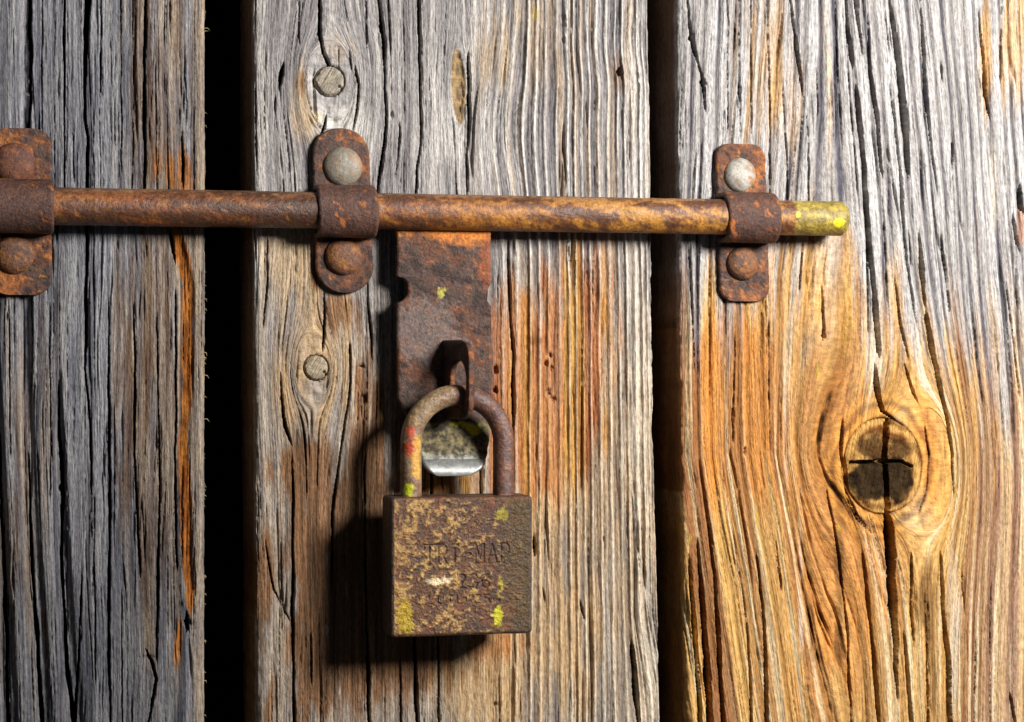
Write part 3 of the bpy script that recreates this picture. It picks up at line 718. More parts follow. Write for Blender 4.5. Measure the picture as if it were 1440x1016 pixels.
def rod():
    xa = float(at(-330, 303, -ROD_H)[0]); xb = float(at(1182, 303, -ROD_H)[0]); r0 = 6.45 * MM
    n = 1250
    x = np.linspace(xa, xb, n)
    rad = r0 * (1 + 0.012 * fbm(x * 400, x * 0, 4, 3))
    d = np.concatenate([[0, 0.12, 0.25, 0.55, 1.0, 1.8]])
    prof = r0 * np.sqrt(np.clip(1 - (1 - np.clip(d / 1.8, 0, 1)) ** 2, 0, 1)) * 0.22 + r0 * 0.78
    x = np.concatenate([[xa, xa], x, xb + d[::1] * 0.9 * MM, [xb + 1.62 * MM, xb + 1.62 * MM]])
    rad = np.concatenate([[1e-5, r0 * 0.9], rad, prof[::-1], [r0 * 0.4, 1e-5]])
    path = np.stack([x, np.full_like(x, -ROD_H), np.full_like(x, zrod)], -1)
    fr = (np.broadcast_to([0, -1.0, 0], path.shape), np.broadcast_to([0, 0, 1.0], path.shape))
    th = np.linspace(0, 2 * np.pi, 90, endpoint=False)
    X = np.repeat(x[:, None], 90, 1); TH = np.repeat(th[None], len(x), 0)
    dis = 0.10 * MM * fbm3((X * 700, np.cos(TH) * 4.5, np.sin(TH) * 4.5), 4, 44)
    rr = rad[:, None] + dis * (rad[:, None] > 0.5 * r0)
    P = np.stack([X, -ROD_H - rr * np.cos(TH), zrod + rr * np.sin(TH)], -1)
    px = np.interp(X, [xa, xb], [-330, 1182])
    q = (P[..., 0] * 1000, P[..., 1] * 1000, P[..., 2] * 1000)
    a = fbm3((q[0] / 14, q[1] / 5, q[2] / 4), 4, 51); b = fbm3((q[0] / 2.2, q[1] / 1.5, q[2] / 1.5), 4, 52)
    up = np.sin(TH)
    c = mix(np.broadcast_to(lin(88, 54, 34), P.shape), lin(148, 82, 34), sm(-0.3, 0.4, 0.6 * a + 0.8 * b))
    c = mix(c, lin(64, 40, 28), 0.7 * sm(-0.05, 0.5, -0.7 * a + 0.8 * b + 0.25 * blob(px, px * 0, 410, 0, 50, 1) + 0.15 * sm(700, 300, px)))
    gold = sm(460, 900, px)
    c = mix(c, lin(172, 122, 44), gold * sm(-0.25, 0.35, a + 0.7 * b) * 0.8)
    c = mix(c, OCHRE, 0.7 * sm(0.2, 0.5, b + 0.3 * a + 0.12 * gold))
    c = mix(c, lin(130, 104, 82), 0.55 * sm(0.6, 1.1, up + 0.5 * a + 0.4 * b))          # grey sheen of the light along the top, painted in
    lich = sm(1098, 1112, px + 6 * b)
    lc = mix(np.broadcast_to(lin(118, 100, 40), P.shape), lin(166, 148, 62), np.clip(0.5 + 1.2 * b, 0, 1))
    lc = mix(lc, lin(120, 100, 40), sm(0.2, 0.5, a + 0.4 * b))
    c = mix(c, lc, lich * 0.92)
    c = mix(c, lin(216, 204, 24), lich * sm(0.4, 0.7, blob(px, TH, 1170, 2 * np.pi - 0.30, 11, 0.36)))
    c = mix(c, lin(235, 215, 20), 0.8 * sm(0.5, 0.8, blob(px, TH, 1106, 0.1, 5, 0.3)))
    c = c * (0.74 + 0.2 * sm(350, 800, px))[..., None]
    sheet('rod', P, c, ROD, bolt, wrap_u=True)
rod()

def strip(name, zs, depth, xl, xr, thick, colf, mat, parent, ncol=60, bulge=0.0, normal=None, seed=0, rough=0.08, **kw):
    """flat bar with rounded edges following a side-view path (zs, depth), from xl to xr in every row"""
    dz = np.gradient(zs); dd = np.gradient(depth)
    ln = np.hypot(dz, dd) + 1e-12
    nz, ny = dd / ln, -dz / ln            # front normal in the z and y directions for a path that runs downwards
    ny, nz = np.where(True, dz / ln, 0), -dd / ln
    e = np.linspace(0, 1, ncol)
    edge = np.array([-80, -50, -20, 20, 50, 80]) * np.pi / 180
    rows = []
    r = thick / 2
    n = len(zs)
    # loop: front from left to right, right edge, back from right to left, left edge
    u = []; w = []
    for t in e: u.append(('f', t))
    loopx = np.concatenate([xl[:, None] + r + (xr - xl - 2 * r)[:, None] * e[None], (xr - r)[:, None] + r * np.cos(edge[::-1])[None], xr[:, None] - r - (xr - xl - 2 * r)[:, None] * np.linspace(0, 1, 8)[None], (xl + r)[:, None] - r * np.cos(edge)[None]], 1)
    loopt = np.concatenate([np.full(ncol, r), r * np.sin(edge[::-1]), np.full(8, -r), r * np.sin(edge)])
    T = np.repeat(loopt[None], n, 0)
    Pz = zs[:, None] + nz[:, None] * T; Py = depth[:, None] + ny[:, None] * T
    P = np.stack([loopx, Py, Pz], -1)
    q = (P[..., 0] * 1000, P[..., 1] * 1000, P[..., 2] * 1000)
    k = rough * MM * fbm3((q[0] / 1.3, q[1] / 1.3, q[2] / 1.3), 3, seed + 5) * (T > 0) + 0.18 * MM * fbm3((q[0] / 9, q[1] / 9, q[2] / 9), 2, seed + 6)
    P[..., 1] += ny[:, None] * k; P[..., 2] += nz[:, None] * k
    # close the two ends
    P0 = P[:1].copy(); P0[..., 0] = P[:1, :, 0].mean(); P0[..., 1] = depth[0]; P0[..., 2] = zs[0]
    P1 = P[-1:].copy(); P1[..., 0] = P[-1:, :, 0].mean(); P1[..., 1] = depth[-1]; P1[..., 2] = zs[-1]
    P = np.concatenate([P0, P, P1], 0)
    return sheet(name, P, colf(P), mat, parent, wrap_u=True, **kw)

def ends(n, t0, t1):
    return np.concatenate([t0 + (t1 - t0) * (1 - np.cos(np.linspace(0, np.pi, n))) / 2])

def hasp():
    y0, y1 = 317.0, 668.0
    py = np.concatenate([np.linspace(y0, 640, 240), np.linspace(641, y1, 60)])
    base = 7.8
    h = base + 6.0 * sm(575, 668, py) + 1.6 * sm(640, 668, py)            # the foot of the plate is bent outwards
    depth = -h * MM
    xl = np.interp(py, [317, 390, 560, 600, 640, 668], [556, 556, 558, 577, 590, 598]); xr = np.interp(py, [317, 400, 540, 590, 640, 668], [690, 690, 692, 690, 686, 676])
    xl = xl + 16 * np.sqrt(np.clip(1 - ((py - 408) / 18.0) ** 2, 0, 1)); xr = xr - 5 * np.sqrt(np.clip(1 - ((py - 415) / 15.0) ** 2, 0, 1))
    rc = np.clip((py - 646) / 22.0, 0, 1); k = 1 - np.sqrt(np.clip(1 - rc ** 2, 0, 1))
    xl = xl + 16 * k; xr = xr - 20 * k
    xl = xl + 0.9 * fbm(py / 9, py * 0, 3, 61); xr = xr + 1.4 * fbm(py / 9, py * 0 + 4, 3, 61)
    wl = np.array([float(at(a, 0, d)[0]) for a, d in zip(xl, depth)]); wr = np.array([float(at(a, 0, d)[0]) for a, d in zip(xr, depth)])
    zs = np.array([float(at((a + b) / 2, c, d)[1]) for a, b, c, d in zip(xl, xr, py, depth)])
    def colf(P):
        n = len(P); pyr = np.concatenate([[y0], py, [y1]])
        Yp = np.repeat(pyr[:, None], P.shape[1], 1)
        Xp = 720 + (P[..., 0] - 0) / S + 8
        c = rust_col(P, 300, 0.6, orange=-0.28, grey=0.2, dark=0.08)
        q = (P[..., 0] * 1000, P[..., 1] * 1000, P[..., 2] * 1000)
        b = fbm3((q[0] / 1.4, q[1] / 1.4, q[2] / 1.4), 4, 333); a = fbm3((q[0] / 7, q[1] / 7, q[2] / 7), 3, 334)
        top = sm(342, 326, Yp + 14 * a + 8 * b)
        c = mix(c, lin(198, 116, 34), 0.9 * top)
        c = mix(c, lin(138, 72, 36), 0.75 * sm(0.4, 0.8, blob(Xp, Yp, 684, 370, 18, 50) + 0.4 * b + 0.2 * a))
        c = mix(c, lin(112, 98, 93), 0.6 * sm(0.45, 0.8, blob(Xp, Yp, 600, 470, 70, 60) + 0.5 * b + 0.25 * a))
        c = mix(c, lin(170, 158, 64), 0.85 * sm(0.5, 0.9, blob(Xp, Yp, 620, 411, 9, 8) + 0.9 * b))
        foot = sm(585, 600, Yp)
        fc = mix(np.broadcast_to(lin(48, 40, 26), P.shape), lin(116, 104, 68), np.clip(0.42 + 1.7 * b, 0, 1))
        fc = mix(fc, lin(186, 178, 30), sm(0.5, 0.8, blob(Xp, Yp, 664, 606, 14, 12) + 0.8 * blob(Xp, Yp, 640, 597, 16, 7) + 0.4 * b))
        c = mix(c, fc, foot)
        c = mix(c, lin(150, 150, 140), sm(634, 652, Yp + 10 * b))
        return c
    o = strip('hasp_plate', zs, depth, wl, wr, 2.6 * MM, colf, RUST, bolt, ncol=170, seed=310)
    # the rubbed bright lip along the foot
    k = 26
    hl = np.linspace(0, 1, k)
    py2 = np.interp(hl, [0, 1], [649, 668])
    L0 = np.interp(py2, py, wl) ; R0 = np.interp(py2, py, wr)
    Zc = np.interp(py2, py, zs); Dc = np.interp(py2, py, depth) - 0.55 * MM - 1.2 * MM * np.sin(hl * np.pi * 0.75)
    strip('polished_lip', Zc, Dc, L0 - 0.15 * MM, R0 + 0.15 * MM, 2.2 * MM, lambda P: np.broadcast_to(lin(158, 160, 158), P.shape) * (1 + 0.3 * fbm3((P[..., 0] * 900, P[..., 1] * 900, P[..., 2] * 900), 3, 8))[..., None], STEEL, o, ncol=60, seed=8, rough=0.02)
hasp()

def rivet(px, py, rpx, h0, hh, colf, mat, parent, seed, label=None):
    y = -h0 * MM
    cx, cz = (float(v) for v in at(px, py, y - hh * 0.5 * MM))
    r = rpx * S * 0.985
    t = np.concatenate([np.linspace(0.004, 0.7, 14), np.linspace(0.74, 1, 12), [1.0]])
    th = np.linspace(0, 2 * np.pi, 56, endpoint=False)
    Rr, Th = np.meshgrid(t, th, indexing='ij')
    wob = 1 + 0.035 * fbm(np.cos(Th) * 1.5 + seed, np.sin(Th) * 1.5, 2, seed)
    X = cx + r * Rr * np.cos(Th) * wob; Z = cz + r * Rr * np.sin(Th) * wob
    H = hh * np.power(np.clip(1 - Rr ** 2.6, 0, 1), 0.55) * (1 + 0.0 * Rr)
    H = H + 0.10 * fbm(X * 1000 / 1.8, Z * 1000 / 1.8, 3, seed + 2) * (Rr < 0.98)
    H[-1] = -1.2
    P = np.stack([X, y - H * MM, Z], -1)
    return sheet('rivet', P, colf(P), mat, parent, wrap_u=True, label=label)

def keeper(px0, py0, px1, py1, width, corner, rivets, label, seed, tone, lab):
    """strap folded over the rod: flat top, arch, flat bottom, fixed with two rivets"""
    flat = 2.0 * MM; arch = 8.25 * MM; th = 2.1 * MM
    ztop = float(at(px0, py0, -flat)[1]); zbot = float(at(px1, py1, -flat)[1])
    zs = [ztop]; ds = [-flat + 1.0 * MM]
    zt = np.concatenate([ends(70, ztop, zrod + arch + 1.6 * MM)[0:]])
    path = [(z, -flat + th / 2 - 1.05 * MM) for z in zt]
    d0 = path[-1][1]
    for a in np.linspace(0, math.pi / 2, 10)[1:]:                       # fillet out of the wood plane
        path.append((zrod + arch + 1.6 * MM - 1.6 * MM * math.sin(a), d0 - 1.6 * MM * (1 - math.cos(a))))
    path.append((zrod + arch, -6.5 * MM))
    for a in np.linspace(0, math.pi, 60):
        path.append((zrod + arch * math.cos(a), -ROD_H + 1.2 * MM - (arch - 0.6 * MM) * math.sin(a)))
    path.append((zrod - arch, -6.5 * MM))
    for a in np.linspace(math.pi / 2, 0, 10)[:-1]:
        path.append((zrod - arch - 1.6 * MM + 1.6 * MM * math.sin(a), d0 - 1.6 * MM * (1 - math.cos(a))))
    for z in ends(70, zrod - arch - 1.6 * MM, zbot):
        path.append((z, d0))
    path = np.array(path)
    zs, depth = path[:, 0], path[:, 1]
    x0 = float(at(px0, py0, -flat)[0]); x1 = float(at(px1, py1, -flat)[0])
    cx = np.interp(-zs, [-ztop, -zbot], [x0, x1])
    hw = np.full(len(zs), width * S / 2)
    c = corner * S
    for zz, s in ((ztop, 1), (zbot, -1)):
        d = np.abs(zs - zz)
        k = np.clip(1 - d / c, 0, 1)
        hw = hw - np.where(d < c, c * (1 - np.sqrt(np.clip(1 - k * k, 0, 1))), 0) * 0.97
    hw = np.maximum(hw, 1.3 * MM)
    incol = (np.abs(zs - zrod) < arch + 0.2 * MM)
    hw = hw + np.where(incol, 0.35 * MM, 0)
    jl = 0.22 * MM * fbm(zs * 700, zs * 0, 3, seed); jr = 0.22 * MM * fbm(zs * 700, zs * 0 + 7, 3, seed)
    root = empty('bolt_strap', (float(cx.mean()), 0, zbot), label, 'strap', 'straps holding the bolt rod')
    def colf(P):
        c = rust_col(P, seed, 0.75, orange=tone)
        dz = np.abs(P[..., 2] - zrod)
        n = fbm3((P[..., 0] * 500, P[..., 1] * 500, P[..., 2] * 500), 4, seed + 3)
        col = mix(np.broadcast_to(lin(86, 58, 48), P.shape), lin(58, 42, 40), np.clip(0.5 + 1.1 * n, 0, 1))
        col = mix(col, lin(160, 92, 40), sm(0.25, 0.55, n))
        return mix(c, col, 0.85 * sm(arch + 1.6 * MM, arch - 0.6 * MM, dz + 1.5 * MM * n))
    strip('strap', zs, depth, cx - hw + jl, cx + hw + jr, th, colf, RUST, root, ncol=76, seed=seed)
    for i, (px, py, rp, kind) in enumerate(rivets):
        def rc(P, kind=kind, i=i, px=px, rp=rp):
            q = (P[..., 0] * 1000, P[..., 1] * 1000, P[..., 2] * 1000)
            b = fbm3((q[0] / 1.6, q[1] / 1.6, q[2] / 1.6), 4, seed + 40 + i); a = fbm3((q[0] / 4, q[1] / 4, q[2] / 4), 3, seed + 50 + i)
            if kind == 'zinc':
                c = mix(np.broadcast_to(lin(160, 156, 148) if px > 900 else lin(128, 122, 112), P.shape), lin(112, 96, 76), np.clip(0.3 + 1.2 * b, 0, 1))
                xx = (P[..., 0] - P[..., 0].mean()) / (rp * S)
                return mix(c, lin(168, 112, 52), 0.6 * sm(0.15, 0.9, 0.55 * xx + 0.8 * b + 0.5 * a + 0.1))
            if kind == 'dark':
                return mix(np.broadcast_to(lin(84, 52, 42), P.shape), lin(126, 78, 52), np.clip(0.4 + 1.0 * b + 0.5 * a, 0, 1))
            c = mix(np.broadcast_to(lin(116, 74, 42), P.shape), lin(86, 62, 52), np.clip(0.5 + 1.2 * a, 0, 1))
            return mix(c, lin(158, 100, 42), 0.75 * sm(0.05, 0.5, b))
        rivet(px, py, rp, 2.6, 3.4 if kind == 'zinc' else 4.0, rc, ZINC if kind == 'zinc' else RUST, root, seed + 7 * i, lab[i])
    return root

keeper(29, 181, 29, 415, 82, 24, [(20, 230, 29, 'dark'), (20, 358, 27, 'rust')], 'rusty strap on the left plank, cut by the picture edge', 500, 0.06, ('dark brown upper rivet', 'orange rusted lower rivet'))
keeper(478, 181, 485, 412, 80, 37, [(483, 234, 28, 'zinc'), (484, 361, 27, 'rust')], 'round-ended rusty strap on the middle plank, left of the hasp plate', 520, 0.0, ('pale grey upper rivet', 'brown rusted lower rivet'))
keeper(1040, 203, 1047, 424, 76, 20, [(1042, 246, 25, 'zinc'), (1046, 371, 25, 'rust')], 'square-ended rusty strap on the right plank near the yellowed rod end', 540, 0.06, ('pale grey upper rivet', 'orange rusted lower rivet'))

# ---- staple: an upright iron tab with an arched eye through which the shackle passes
def staple():
    y0, L, t = -6.5 * MM, 21.5 * MM, 2.3 * MM
    tw = math.radians(17.5)
    y_sh = -20.0 * MM
    xs = float(at(648, 556, y_sh)[0]); zs_ = float(at(643, 556, y_sh)[1])
    zt = float(at(640, 478, -20 * MM)[1]); zb = float(at(640, 590, -20 * MM)[1])
    dc = (y0 - y_sh) / math.cos(tw) - 0.6 * MM                  # eye centre along the tab
    hz = zs_ + 4.0 * MM; rd, rz = 5.6 * MM, 8.2 * MM
    n = 160
    th = np.linspace(0, 2 * np.pi, n + 1)
    def outer(a):
        c, s_ = math.cos(a), math.sin(a)
        d1, d0 = L - dc, -dc; z1, z0 = zt - hz, zb - hz
        k = min((d1 / c) if c > 1e-6 else (d0 / c if c < -1e-6 else 9e9), (z1 / s_) if s_ > 1e-6 else (z0 / s_ if s_ < -1e-6 else 9e9))
        d, z = k * c, k * s_
        rr = 6.5 * MM                                          # round the two free corners
        for zc_, sg in ((z1 - rr, 1), (z0 + rr, -1)):
            dc_ = d1 - rr
            if d > dc_ and sg * (z - zc_) > 0:
                # walk back along the ray to the corner circle
                A = 1.0; B = -2 * (c * dc_ + s_ * zc_); C = dc_ ** 2 + zc_ ** 2 - rr ** 2
                k = (-B + math.sqrt(max(B * B - 4 * A * C, 0))) / 2
                d, z = k * c, k * s_
        return d, z
    out = np.array([outer(a) for a in th])
    ez = np.sin(th); ed = np.cos(th)
    eye = np.stack([rd * np.sign(ed) * np.abs(ed) ** 0.9, rz * np.sign(ez) * np.abs(ez) ** 0.85], -1)
    cols = []
    r = 0.5 * MM
    for f, tt in [(0.0, -t / 2 + r), (0.04, -t / 2 + 0.15 * r), (0.1, -t / 2), (0.3, -t / 2), (0.5, -t / 2), (0.7, -t / 2), (0.9, -t / 2), (0.96, -t / 2 + 0.15 * r), (1.0, -t / 2 + r),
                  (1.0, 0.0), (1.0, t / 2 - r), (0.94, t / 2), (0.5, t / 2), (0.08, t / 2), (0.0, t / 2 - r), (0.0, 0.0)]:
        p = out * (1 - f) + eye * f
        cols.append(np.stack([np.full(n + 1, tt), p[:, 0] + dc, p[:, 1] + hz], -1))
    Q = np.stack(cols, 1)                                        # across, along, up
    q = Q * 1000
    Q[..., 0] += 0.12 * MM * fbm3((q[..., 0] / 2, q[..., 1] / 2, q[..., 2] / 2), 3, 5)
    Q[..., 1] += 0.10 * MM * fbm3((q[..., 1] / 2, q[..., 0] / 2, q[..., 2] / 2), 3, 15)
    c_, s_ = math.cos(tw), math.sin(tw)
    # root of the tab so that the eye centre sits on the shackle
    ex, ey = xs, y_sh
    X = ex + (Q[..., 1] - dc) * s_ + Q[..., 0] * c_
    Y = ey - (Q[..., 1] - dc) * c_ + Q[..., 0] * s_
    P = np.stack([X, Y, Q[..., 2]], -1)
    c = rust_col(P, 600, 0.7, orange=-0.25, dark=0.1, grey=0.15) * 0.85
    top = sm(zt - 1.2 * MM, zt - 0.2 * MM, P[..., 2])
    c = mix(c, lin(150, 140, 134), 0.6 * top)  # lit top edge put into the iron colour
    sheet('staple', P, c, RUST, None, wrap_u=True, label='dark rusty iron tab with an eye, standing out of the hasp plate around the shackle', category='staple')
staple()

# ------------------------------------------------------------------ the padlock
PL_Y = -20.0 * MM                       # plane of the shackle
pad_x = float(at(650, 800, -29 * MM)[0]); pad_z = float(at(650, 894, -29 * MM)[1])
lock = empty('padlock', (pad_x, PL_Y, pad_z), 'square rusty padlock with flaking gilt paint hanging by its shackle from the staple', 'padlock')

GLYPH = {
    'T': [((0, 1), (1, 1)), ((0.5, 1), (0.5, 0)), ((0, 1), (0, 0.82)), ((1, 1), (1, 0.82)), ((0.28, 0), (0.72, 0))],
    'R': [((0.15, 0), (0.15, 1)), ((0.0, 1), (0.7, 1)), ((0.7, 1), (0.92, 0.85)), ((0.92, 0.85), (0.92, 0.65)), ((0.92, 0.65), (0.7, 0.5)), ((0.15, 0.5), (0.7, 0.5)), ((0.55, 0.5), (0.95, 0)), ((0, 0), (0.32, 0)), ((0.8, 0), (1.05, 0))],
    'I': [((0.5, 0), (0.5, 1)), ((0.2, 0), (0.8, 0)), ((0.2, 1), (0.8, 1))],
    '-': [((0.15, 0.5), (0.85, 0.5))],
    'M': [((0.1, 0), (0.1, 1)), ((0.1, 1), (0.5, 0.25)), ((0.5, 0.25), (0.9, 1)), ((0.9, 1), (0.9, 0)), ((-0.05, 0), (0.28, 0)), ((0.72, 0), (1.05, 0))],
    'A': [((0.05, 0), (0.5, 1)), ((0.5, 1), (0.95, 0)), ((0.23, 0.38), (0.77, 0.38)), ((-0.08, 0), (0.22, 0)), ((0.78, 0), (1.08, 0))],
    'P': [((0.15, 0), (0.15, 1)), ((0.0, 1), (0.7, 1)), ((0.7, 1), (0.92, 0.87)), ((0.92, 0.87), (0.92, 0.62)), ((0.92, 0.62), (0.7, 0.48)), ((0.15, 0.48), (0.7, 0.48)), ((0, 0), (0.4, 0))],
    '2': [((0.1, 0.8), (0.3, 1)), ((0.3, 1), (0.75, 1)), ((0.75, 1), (0.92, 0.75)), ((0.92, 0.75), (0.1, 0)), ((0.1, 0), (0.95, 0))],
    '3': [((0.1, 0.95), (0.75, 1)), ((0.75, 1), (0.9, 0.78)), ((0.9, 0.78), (0.45, 0.52)), ((0.45, 0.52), (0.92, 0.3)), ((0.92, 0.3), (0.75, 0)), ((0.75, 0), (0.1, 0.05))],
    '6': [((0.85, 0.98), (0.35, 0.95)), ((0.35, 0.95), (0.1, 0.5)), ((0.1, 0.5), (0.15, 0.1)), ((0.15, 0.1), (0.5, 0)), ((0.5, 0), (0.88, 0.12)), ((0.88, 0.12), (0.88, 0.4)), ((0.88, 0.4), (0.5, 0.52)), ((0.5, 0.52), (0.14, 0.4))],
    'w': [((0, 1), (0.25, 0)), ((0.25, 0), (0.5, 0.8)), ((0.5, 0.8), (0.75, 0)), ((0.75, 0), (1, 1))],
    'o': [((0.2, 0), (0.8, 0)), ((0.8, 0), (0.95, 0.5)), ((0.95, 0.5), (0.8, 1)), ((0.8, 1), (0.2, 1)), ((0.2, 1), (0.05, 0.5)), ((0.05, 0.5), (0.2, 0))],
    'l': [((0.2, 0), (0.2, 1)), ((0.2, 0), (0.8, 0))],
    'u': [((0.15, 1), (0.15, 0.2)), ((0.15, 0.2), (0.5, 0)), ((0.5, 0), (0.85, 0.2)), ((0.85, 0.2), (0.85, 1))],
}
def lettering(X, Z, text, x0, z0, cw, ch, gap, stroke):
    """stroke strength 0..1 of a line of stamped letters; X, Z in millimetres on the face"""
    m = np.zeros_like(X)
    for i, chv in enumerate(text):
        if chv not in GLYPH: continue
        ox = x0 + i * (cw + gap)
        for (a, b) in GLYPH[chv]:
            ax, az = ox + a[0] * cw, z0 + a[1] * ch; bx, bz = ox + b[0] * cw, z0 + b[1] * ch
            vx, vz = bx - ax, bz - az
            t = np.clip(((X - ax) * vx + (Z - az) * vz) / (vx * vx + vz * vz), 0, 1)
            m = np.maximum(m, np.clip(1.4 - np.hypot(X - ax - t * vx, Z - az - t * vz) / stroke, 0, 1))
    return m

def padlock_body():
    W, H, D = 195 * S * 1000, 193 * S * 1000 * 0.968, 18.0        # millimetres
    r = 1.3
    nf = 300
    fx = np.linspace(-W / 2 + r, W / 2 - r, nf)
    arc = np.linspace(0, np.pi / 2, 7)[1:-1]
    loop = [(x, -D / 2) for x in fx]
    loop += [(W / 2 - r + r * np.sin(a), -D / 2 + r - r * np.cos(a)) for a in arc]
    loop += [(W / 2, y) for y in np.linspace(-D / 2 + r, D / 2 - r, 40)]
    loop += [(W / 2 - r + r * np.cos(a), D / 2 - r + r * np.sin(a)) for a in arc]
    loop += [(x, D / 2) for x in np.linspace(W / 2 - r, -W / 2 + r, 30)]
    loop += [(-W / 2 + r - r * np.sin(a), D / 2 - r + r * np.cos(a)) for a in arc]
    loop += [(-W / 2, y) for y in np.linspace(D / 2 - r, -D / 2 + r, 40)]
    loop += [(-W / 2 + r - r * np.cos(a), -D / 2 + r - r * np.sin(a)) for a in arc]
    loop = np.array(loop)
    m = len(loop)
    rows = []
    zrow = []
    ins = []
    for k in (1.0, 0.6, 0.3, 0.1): zrow.append(0.0); ins.append(r + k * 7.5)
    for a in np.linspace(0, np.pi / 2, 6): zrow.append(r - r * np.cos(a)); ins.append(r - r * np.sin(a))
    for z in np.linspace(r, H - r, 300)[1:-1]: zrow.append(z); ins.append(0.0)
    for a in np.linspace(np.pi / 2, 0, 6): zrow.append(H - r + r * np.cos(a)); ins.append(r - r * np.sin(a))
    for k in (0.1, 0.3, 0.6, 1.0): zrow.append(H); ins.append(r + k * 7.5)
    zrow = np.array(zrow); ins = np.array(ins)
    lx, ly = loop[:, 0][None], loop[:, 1][None]
    X = np.sign(lx) * np.maximum(np.abs(lx) - ins[:, None] * (np.abs(lx) > W / 2 - 9.2) * np.clip((np.abs(lx) - (W / 2 - 9.2)) / 7.9, 0, 1), 0)
    Y = np.sign(ly) * np.maximum(np.abs(ly) - ins[:, None] * np.clip(np.abs(ly) / (D / 2 - r), 0, 1), 0)
    Z = np.repeat(zrow[:, None], m, 1)
    front = np.zeros(m); front[:nf] = 1
    F = front[None] * (sm(0.0, 1.6, Z) * sm(H, H - 1.6, Z))
    a = fbm(X / 4.2 + Y, Z / 3.6, 4, 701); b = fbm(X / 1.3 + Y, Z / 1.1, 3, 702); big = fbm(X / 14, Z / 14, 3, 703)
    # gilt paint left mostly on the left half of the face
    gilt = sm(-0.05, 0.5, 0.7 * a + 0.55 * b + 0.30 * np.clip(-X / (W / 2), -1, 1) + 0.20 * big - 0.02) * F
    text = np.maximum.reduce([lettering(X, Z, 'TRI-MAP', -13.6, 25.2, 3.65, 6.6, 0.85, 0.36), lettering(X, Z, '236', -1.9, 16.6, 3.2, 4.6, 1.1, 0.33),
                              lettering(X, Z, 'luIlwoRu', -12.4, 11.2, 2.6, 2.8, 0.75, 0.28) * sm(-0.35, 0.1, fbm(X / 3, Z / 3, 2, 710))]) * F
    h = 0.14 * gilt + 0.13 * a + 0.16 * b - 0.38 * text
    Yd = Y - h * F
    Xd = X + (0.16 * a + 0.1 * b) * (np.abs(X) > W / 2 - 0.9) * np.sign(X) * 0.6
    Zd = Z + 0.22 * a * (np.minimum(Z, H - Z) < 1.6) * front[None] * 0.7
    P = np.stack([Xd, Yd, Zd], -1) * MM
    base = mix(np.broadcast_to(lin(90, 60, 38), X.shape + (3,)), lin(62, 46, 42), np.clip(0.45 + 1.1 * a, 0, 1))
    base = mix(base, lin(122, 78, 42), 0.6 * sm(0.1, 0.5, b + 0.3 * big))
    base = mix(base, lin(140, 66, 36), 0.25 * sm(0.25, 0.6, fbm(X / 4, Z / 4, 3, 711)))
    g = mix(np.broadcast_to(lin(146, 104, 52), X.shape + (3,)), lin(182, 146, 88), np.clip(0.4 + 1.2 * b, 0, 1))
    c = mix(base, g, 0.75 * gilt)
    px = X / (S * 1000); pz = (H - Z) / (S * 1000)          # offsets in photo pixels from the top middle of the face
    ox, oz = px + 650, pz + 702
    c = mix(c, lin(206, 186, 150), F * sm(0.45, 0.8, blob(ox, oz, 614 , 815 - 0.12 * 0, 24, 6) + 0.4 * blob(ox, oz, 632, 806, 10, 6) + 0.35 * b))
    c = mix(c, lin(158, 132, 24), 0.85 * F * sm(0.42, 0.75, blob(ox, oz, 573, 864, 14, 27, 1.6) + 0.5 * a + 0.5 * b))
    c = mix(c, lin(186, 180, 28), 0.9 * F * sm(0.42, 0.7, blob(ox, oz, 700, 866, 8, 17, 1.4) + 0.35 * a + 0.45 * b))
    c = mix(c, lin(166, 150, 40), 0.8 * F * sm(0.45, 0.8, blob(ox, oz, 706, 726, 12, 12) + 0.7 * blob(ox, oz, 704, 820, 6, 26) + 0.35 * b))
    dark_r = F * sm(690, 735, ox + 20 * a)
    c = mix(c, lin(72, 58, 30), 0.7 * dark_r)
    c = mix(c, lin(58, 40, 34), 0.4 * text)
    side = 1 - front[None] * np.ones_like(Z)
    c = mix(c, mix(np.broadcast_to(lin(58, 52, 48), c.shape), lin(80, 62, 50), np.clip(0.5 + a, 0, 1)), side)
    o = sheet('body', P + np.array([pad_x, PL_Y, pad_z]), c, PAINTED, lock, wrap_u=True)
    return W, H
PW, PH = padlock_body()

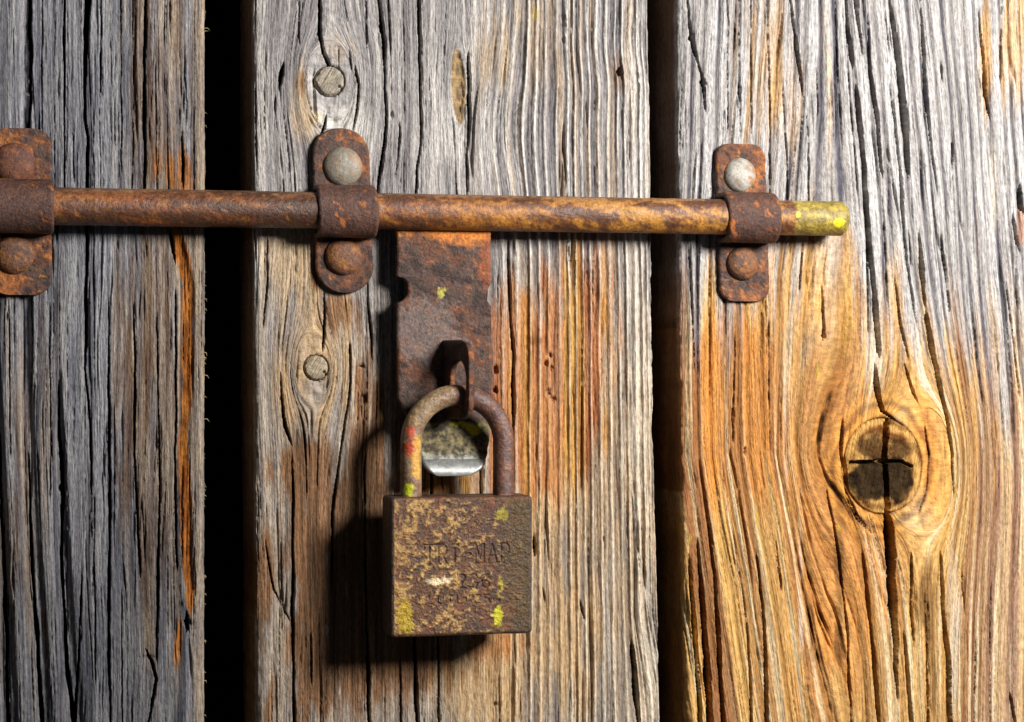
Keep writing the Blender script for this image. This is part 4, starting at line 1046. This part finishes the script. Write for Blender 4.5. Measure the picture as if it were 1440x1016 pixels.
def shackle():
    r = 14.8 * S * 0.975
    xa = float(at(578, 640, PL_Y)[0]); xb = float(at(708, 640, PL_Y)[0])
    zt = float(at(643, 556, PL_Y)[1]); zb = pad_z + PH * MM - 3 * MM
    R = (xb - xa) / 2; xc = (xa + xb) / 2
    zc = zt - R
    pts = [(xa, z) for z in np.linspace(zb, zc, 70)]
    pts += [(xc - R * math.cos(a), zc + R * math.sin(a)) for a in np.linspace(0, math.pi, 140)[1:-1]]
    pts += [(xb, z) for z in np.linspace(zc, zb, 70)]
    pts = np.array(pts); n = len(pts)
    d = np.gradient(pts, axis=0); d /= np.linalg.norm(d, axis=1)[:, None]
    nx = np.stack([-d[:, 1], np.zeros(n), d[:, 0]], -1); ny = np.broadcast_to([0, -1.0, 0], (n, 3))
    path = np.stack([pts[:, 0], np.full(n, PL_Y), pts[:, 1]], -1)
    th = np.linspace(0, 2 * np.pi, 64, endpoint=False)
    rad = r * (1 + 0.012 * fbm(np.arange(n) / 9.0, np.zeros(n), 3, 81))
    P = path[:, None, :] + rad[:, None, None] * (np.cos(th)[None, :, None] * nx[:, None, :] + np.sin(th)[None, :, None] * ny[:, None, :])
    q = P * 1000
    a = fbm3((q[..., 0] / 4, q[..., 1] / 4, q[..., 2] / 4), 4, 83); b = fbm3((q[..., 0] / 1.3, q[..., 1] / 1.3, q[..., 2] / 1.3), 4, 84)
    P = P + (0.08 * MM * b)[..., None] * (np.cos(th)[None, :, None] * nx[:, None, :] + np.sin(th)[None, :, None] * ny[:, None, :])
    c = mix(np.broadcast_to(lin(108, 70, 56), P.shape), lin(74, 50, 44), np.clip(0.5 + 1.2 * a, 0, 1))
    c = mix(c, lin(148, 96, 62), 0.6 * sm(0.15, 0.5, b))
    leftside = sm(xc + 2 * MM, xc - 6 * MM, P[..., 0])
    lc = mix(np.broadcast_to(lin(112, 88, 64), P.shape), lin(150, 128, 96), np.clip(0.4 + 1.2 * b, 0, 1))
    lc = mix(lc, lin(96, 66, 46), sm(0.1, 0.4, -a + 0.4 * b))
    Zp = np.interp(P[..., 2], [float(at(578, 700, PL_Y)[1]), float(at(578, 550, PL_Y)[1])], [700, 550])
    out = np.cos(th)[None] * np.ones_like(Zp)         # +1 on the inner/outer side of the bar
    yel = sm(0.35, 0.6, blob(P[..., 0], Zp, float(at(582, 640, PL_Y)[0]), 640, 2.2 * MM, 45) + 0.5 * b + 0.2 * a) * sm(xc, xc - 6 * MM, P[..., 0])
    lc = mix(lc, lin(190, 140, 30), 0.75 * yel)
    red = sm(0.42, 0.6, blob(P[..., 0], Zp, float(at(576, 608, PL_Y)[0]), 606, 2.2 * MM, 12) + blob(P[..., 0], Zp, float(at(573, 632, PL_Y)[0]), 632, 2.0 * MM, 12) + 0.75 * b)
    lc = mix(lc, lin(168, 56, 28), 0.85 * red)
    lc = mix(lc, lin(166, 170, 20), sm(0.45, 0.7, blob(P[..., 0], Zp, float(at(572, 690, PL_Y)[0]), 688, 2 * MM, 12) + 0.3 * b))
    c = mix(c, lc, leftside)
    sheet('shackle', P, c, ROD, lock, wrap_u=True)
shackle()
